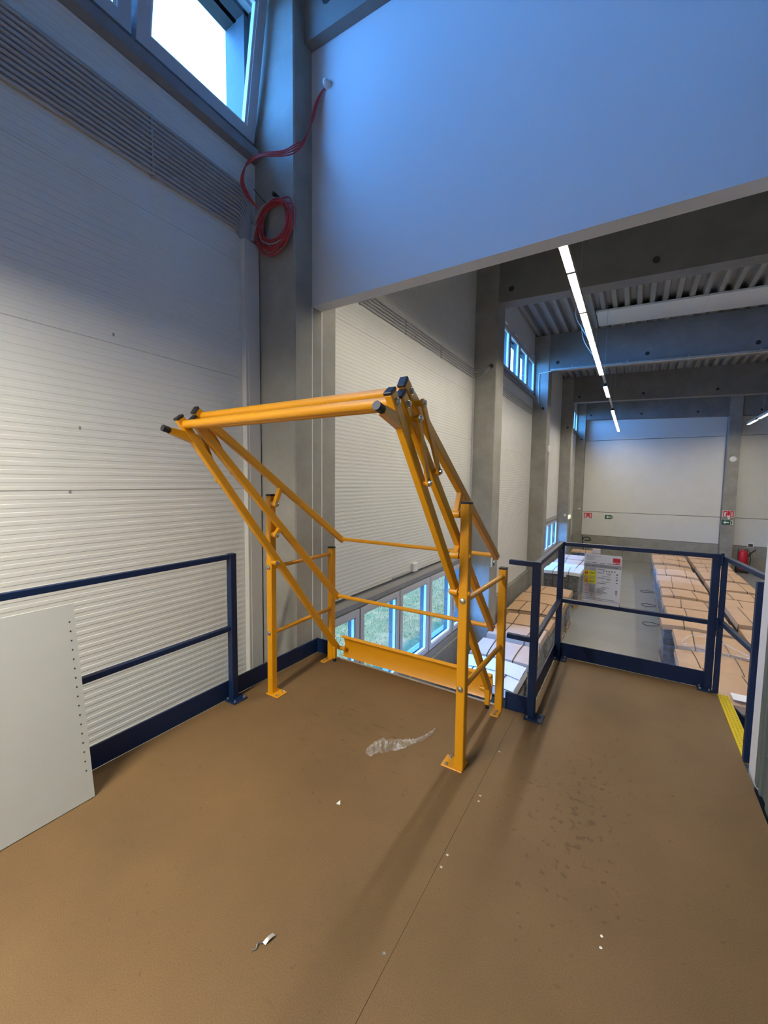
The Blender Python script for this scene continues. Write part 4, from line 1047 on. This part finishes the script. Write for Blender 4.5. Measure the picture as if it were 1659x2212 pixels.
MB().faces([(XC + xx, 8.785 + dy, -0.10 + dz) for xx in (0.016, 0.011) for dy, dz in ((0.06, 0.0), (0.02, -0.05), (0.02, -0.02), (-0.05, -0.02), (-0.05, 0.02), (0.02, 0.02), (0.02, 0.05))],
           [list(range(7)), list(range(13, 6, -1))] + [(i, i + 7, (i + 1) % 7 + 7, (i + 1) % 7) for i in range(7)]).build('arrow', M_PAPER, t, smooth=False)
o = MB().box(XW, XW + 0.06, 5.80, 5.95, 0.16, 0.30, bevel=0.008).build('junction_box', M_WHITE); tag(o, 'small white junction box above the low window lintel', 'junction box')
t = thing('wall_conduit', 'thin dark conduit running along the low window lintel', 'conduits', (XW, 5.0, 0.15))
MB().tube([(XW + 0.02, 3.25, 0.15), (XW + 0.02, 8.5, 0.15)], 0.012, 8).build('conduit', M_STRAP, t)
MB().tube([(XW + 0.03, 5.15, 0.185), (XW + 0.03, 5.72, 0.185)], 0.009, 8).build('conduit', M_GREYC, t)
t = plate('notice_box', 4.97, 5.20, 26.70, -1.44, -1.18, M_PAPER, 'small white and black notice box over the red extinguisher', 'notice')
MB().box(5.0, 5.17, 26.68, 26.692, -1.41, -1.27).build('black_field', M_INK, t, smooth=False)
ex = thing('wheeled_extinguisher', 'red wheeled fire extinguisher standing against the far wall', 'fire extinguisher', (4.78, 26.35, ZF))
MB().lathe([(0.02, 0.18), (0.16, 0.20), (0.19, 0.26), (0.19, 0.98), (0.16, 1.08), (0.07, 1.15), (0.05, 1.2)], (4.78, 26.35, ZF), 20).build('cylinder', M_EXT, ex)
for x in (4.56, 5.0):
    MB().lathe([(0.15, -0.03), (0.17, -0.02), (0.17, 0.02), (0.15, 0.03)], (x, 26.45, ZF + 0.17), 18, (1, 0, 0)).build('wheel', M_BLACK, ex)
MB().tube(smooth_path([(4.95, 26.3, ZF + 0.85), (5.05, 26.28, ZF + 1.05), (5.22, 26.26, ZF + 1.22)], 4), 0.03, 8).build('horn', M_BLACK, ex)
MB().tube(smooth_path([(4.80, 26.3, ZF + 1.18), (4.95, 26.22, ZF + 1.15), (5.03, 26.2, ZF + 0.7), (4.99, 26.24, ZF + 0.35)], 5), 0.016, 8).build('hose', M_BLACK, ex)
MB().tube([(4.62, 26.45, ZF + 0.2), (4.60, 26.5, ZF + 1.2), (4.95, 26.5, ZF + 1.2), (4.95, 26.45, ZF + 0.2)], 0.014, 8).build('cart_frame', M_BLACK, ex)
# far door and pallet-truck handle in the corner
dr = struct(thing('door_2', 'grey door low in the left wall near the far corner', 'door', (XW, 23.0, ZF)), 'grey door low in the left wall near the far corner', 'door')
MB().box(XW, XW + 0.05, 22.4, 25.2, -1.75, -0.25, bevel=0.01).build('door_leaf', M_SILL, dr)
MB().box(XW, XW + 0.065, 22.3, 22.4, -2.7, -0.15).box(XW, XW + 0.065, 25.2, 25.3, -2.7, -0.15).box(XW, XW + 0.065, 22.4, 25.2, -0.25, -0.15).build('door_frame', M_FRAME, dr)
pt = thing('pallet_truck', 'dark hand pallet truck handle rising behind the far strapped pallet', 'pallet truck', (-2.35, 26.0, ZF))
MB().tube([(-2.3, 25.9, ZF + 0.2), (-2.42, 26.0, ZF + 1.1), (-2.45, 26.0, ZF + 1.35)], 0.025, 8).build('drawbar', M_BLACK, pt)
MB().tube(smooth_path([(-2.45, 26.0, ZF + 1.12), (-2.3, 25.98, ZF + 1.26), (-2.1, 25.98, ZF + 1.26), (-2.0, 26.0, ZF + 1.12), (-2.3, 26.0, ZF + 1.08)], 4), 0.03, 8).build('handle', M_BLACK, pt)
MB().box(-2.5, -2.32, 24.9, 26.0, ZF + 0.08, ZF + 0.16, bevel=0.01).box(-2.22, -2.04, 24.9, 26.0, ZF + 0.08, ZF + 0.16, bevel=0.01).build('forks', M_BLACK, pt)
MB().tube([(-2.4, 26.0, ZF + 0.1), (-2.1, 26.0, ZF + 0.1)], 0.1, 14).build('wheel', M_BLACK, pt)
o = MB().box(XC, XC + 0.03, 9.16 - 0.02, 9.10, -0.9, -0.75).build('light_switch', M_WHITE); bpy.data.objects.remove(o)

# ------------------------------------------------------------------ litter on the deck
lt = thing('torn_film', 'crumpled strip of torn clear plastic film on the brown deck before the gate', 'plastic film', (-1.16, 2.1, 0))
rr = random.Random(11)
C0 = [(-1.272, 1.905), (-1.262, 1.975), (-1.225, 2.035), (-1.178, 2.075), (-1.135, 2.115), (-1.100, 2.165), (-1.062, 2.225), (-1.045, 2.30), (-1.035, 2.36)]
WD = [0.018, 0.05, 0.062, 0.052, 0.030, 0.018, 0.016, 0.010, 0.004]
path = smooth_path([(p[0], p[1], 0.0) for p in C0], 6)
def filmf(u, v):
    i = min(len(path) - 1, int(round(u * (len(path) - 1)))); p = path[i]
    k = u * (len(WD) - 1); k0 = min(int(k), len(WD) - 2); wd = WD[k0] + (WD[k0 + 1] - WD[k0]) * (k - k0)
    d = (path[min(i + 1, len(path) - 1)] - path[max(i - 1, 0)]).normalized(); s = Vector((-d.y, d.x, 0))
    q = p + s * wd * (2 * v - 1) * (0.8 + 0.4 * rr.random())
    return (q.x, q.y, 0.003 + (0.012 + 0.03 * wd / 0.06) * rr.random() * (0.3 + math.sin(math.pi * v)))
MB().grid(48, 8, filmf).build('film', M_LITTER, lt)
MB().grid(4, 3, lambda u, v: (-1.118 + 0.018 * u, 2.13 + 0.012 * v, 0.012 + 0.028 * v * (1 - u) + 0.004 * rr.random())).build('film_tab', M_LITTER, lt)
cl = thing('metal_clip', 'small bent metal clip lying on the deck in the foreground', 'clip', (-1.027, 0.917, 0))
MB().grid(2, 6, lambda u, v: (-1.036 + 0.014 * u + 0.010 * v, 0.898 + 0.038 * v, 0.003 + 0.008 * math.sin(2.5 * v)), 0.001).build('plate', M_GALV, cl)
MB().tube(smooth_path([(-1.036, 0.898, 0.004), (-1.047, 0.885, 0.006), (-1.040, 0.872, 0.004), (-1.050, 0.862, 0.003)], 4), 0.0025, 8).build('hook', M_STEEL, cl)
ch = MB().faces([(-1.203, 1.525, 0.0), (-1.183, 1.530, 0.0), (-1.196, 1.548, 0.0), (-1.203, 1.525, 0.004), (-1.183, 1.530, 0.006), (-1.196, 1.548, 0.008)], ((0, 1, 2), (5, 4, 3), (0, 3, 4, 1), (1, 4, 5, 2), (2, 5, 3, 0))).build('paper_scrap', M_PAPER, smooth=False)
tag(ch, 'tiny white paper scrap on the deck left of the front gate post', 'paper')
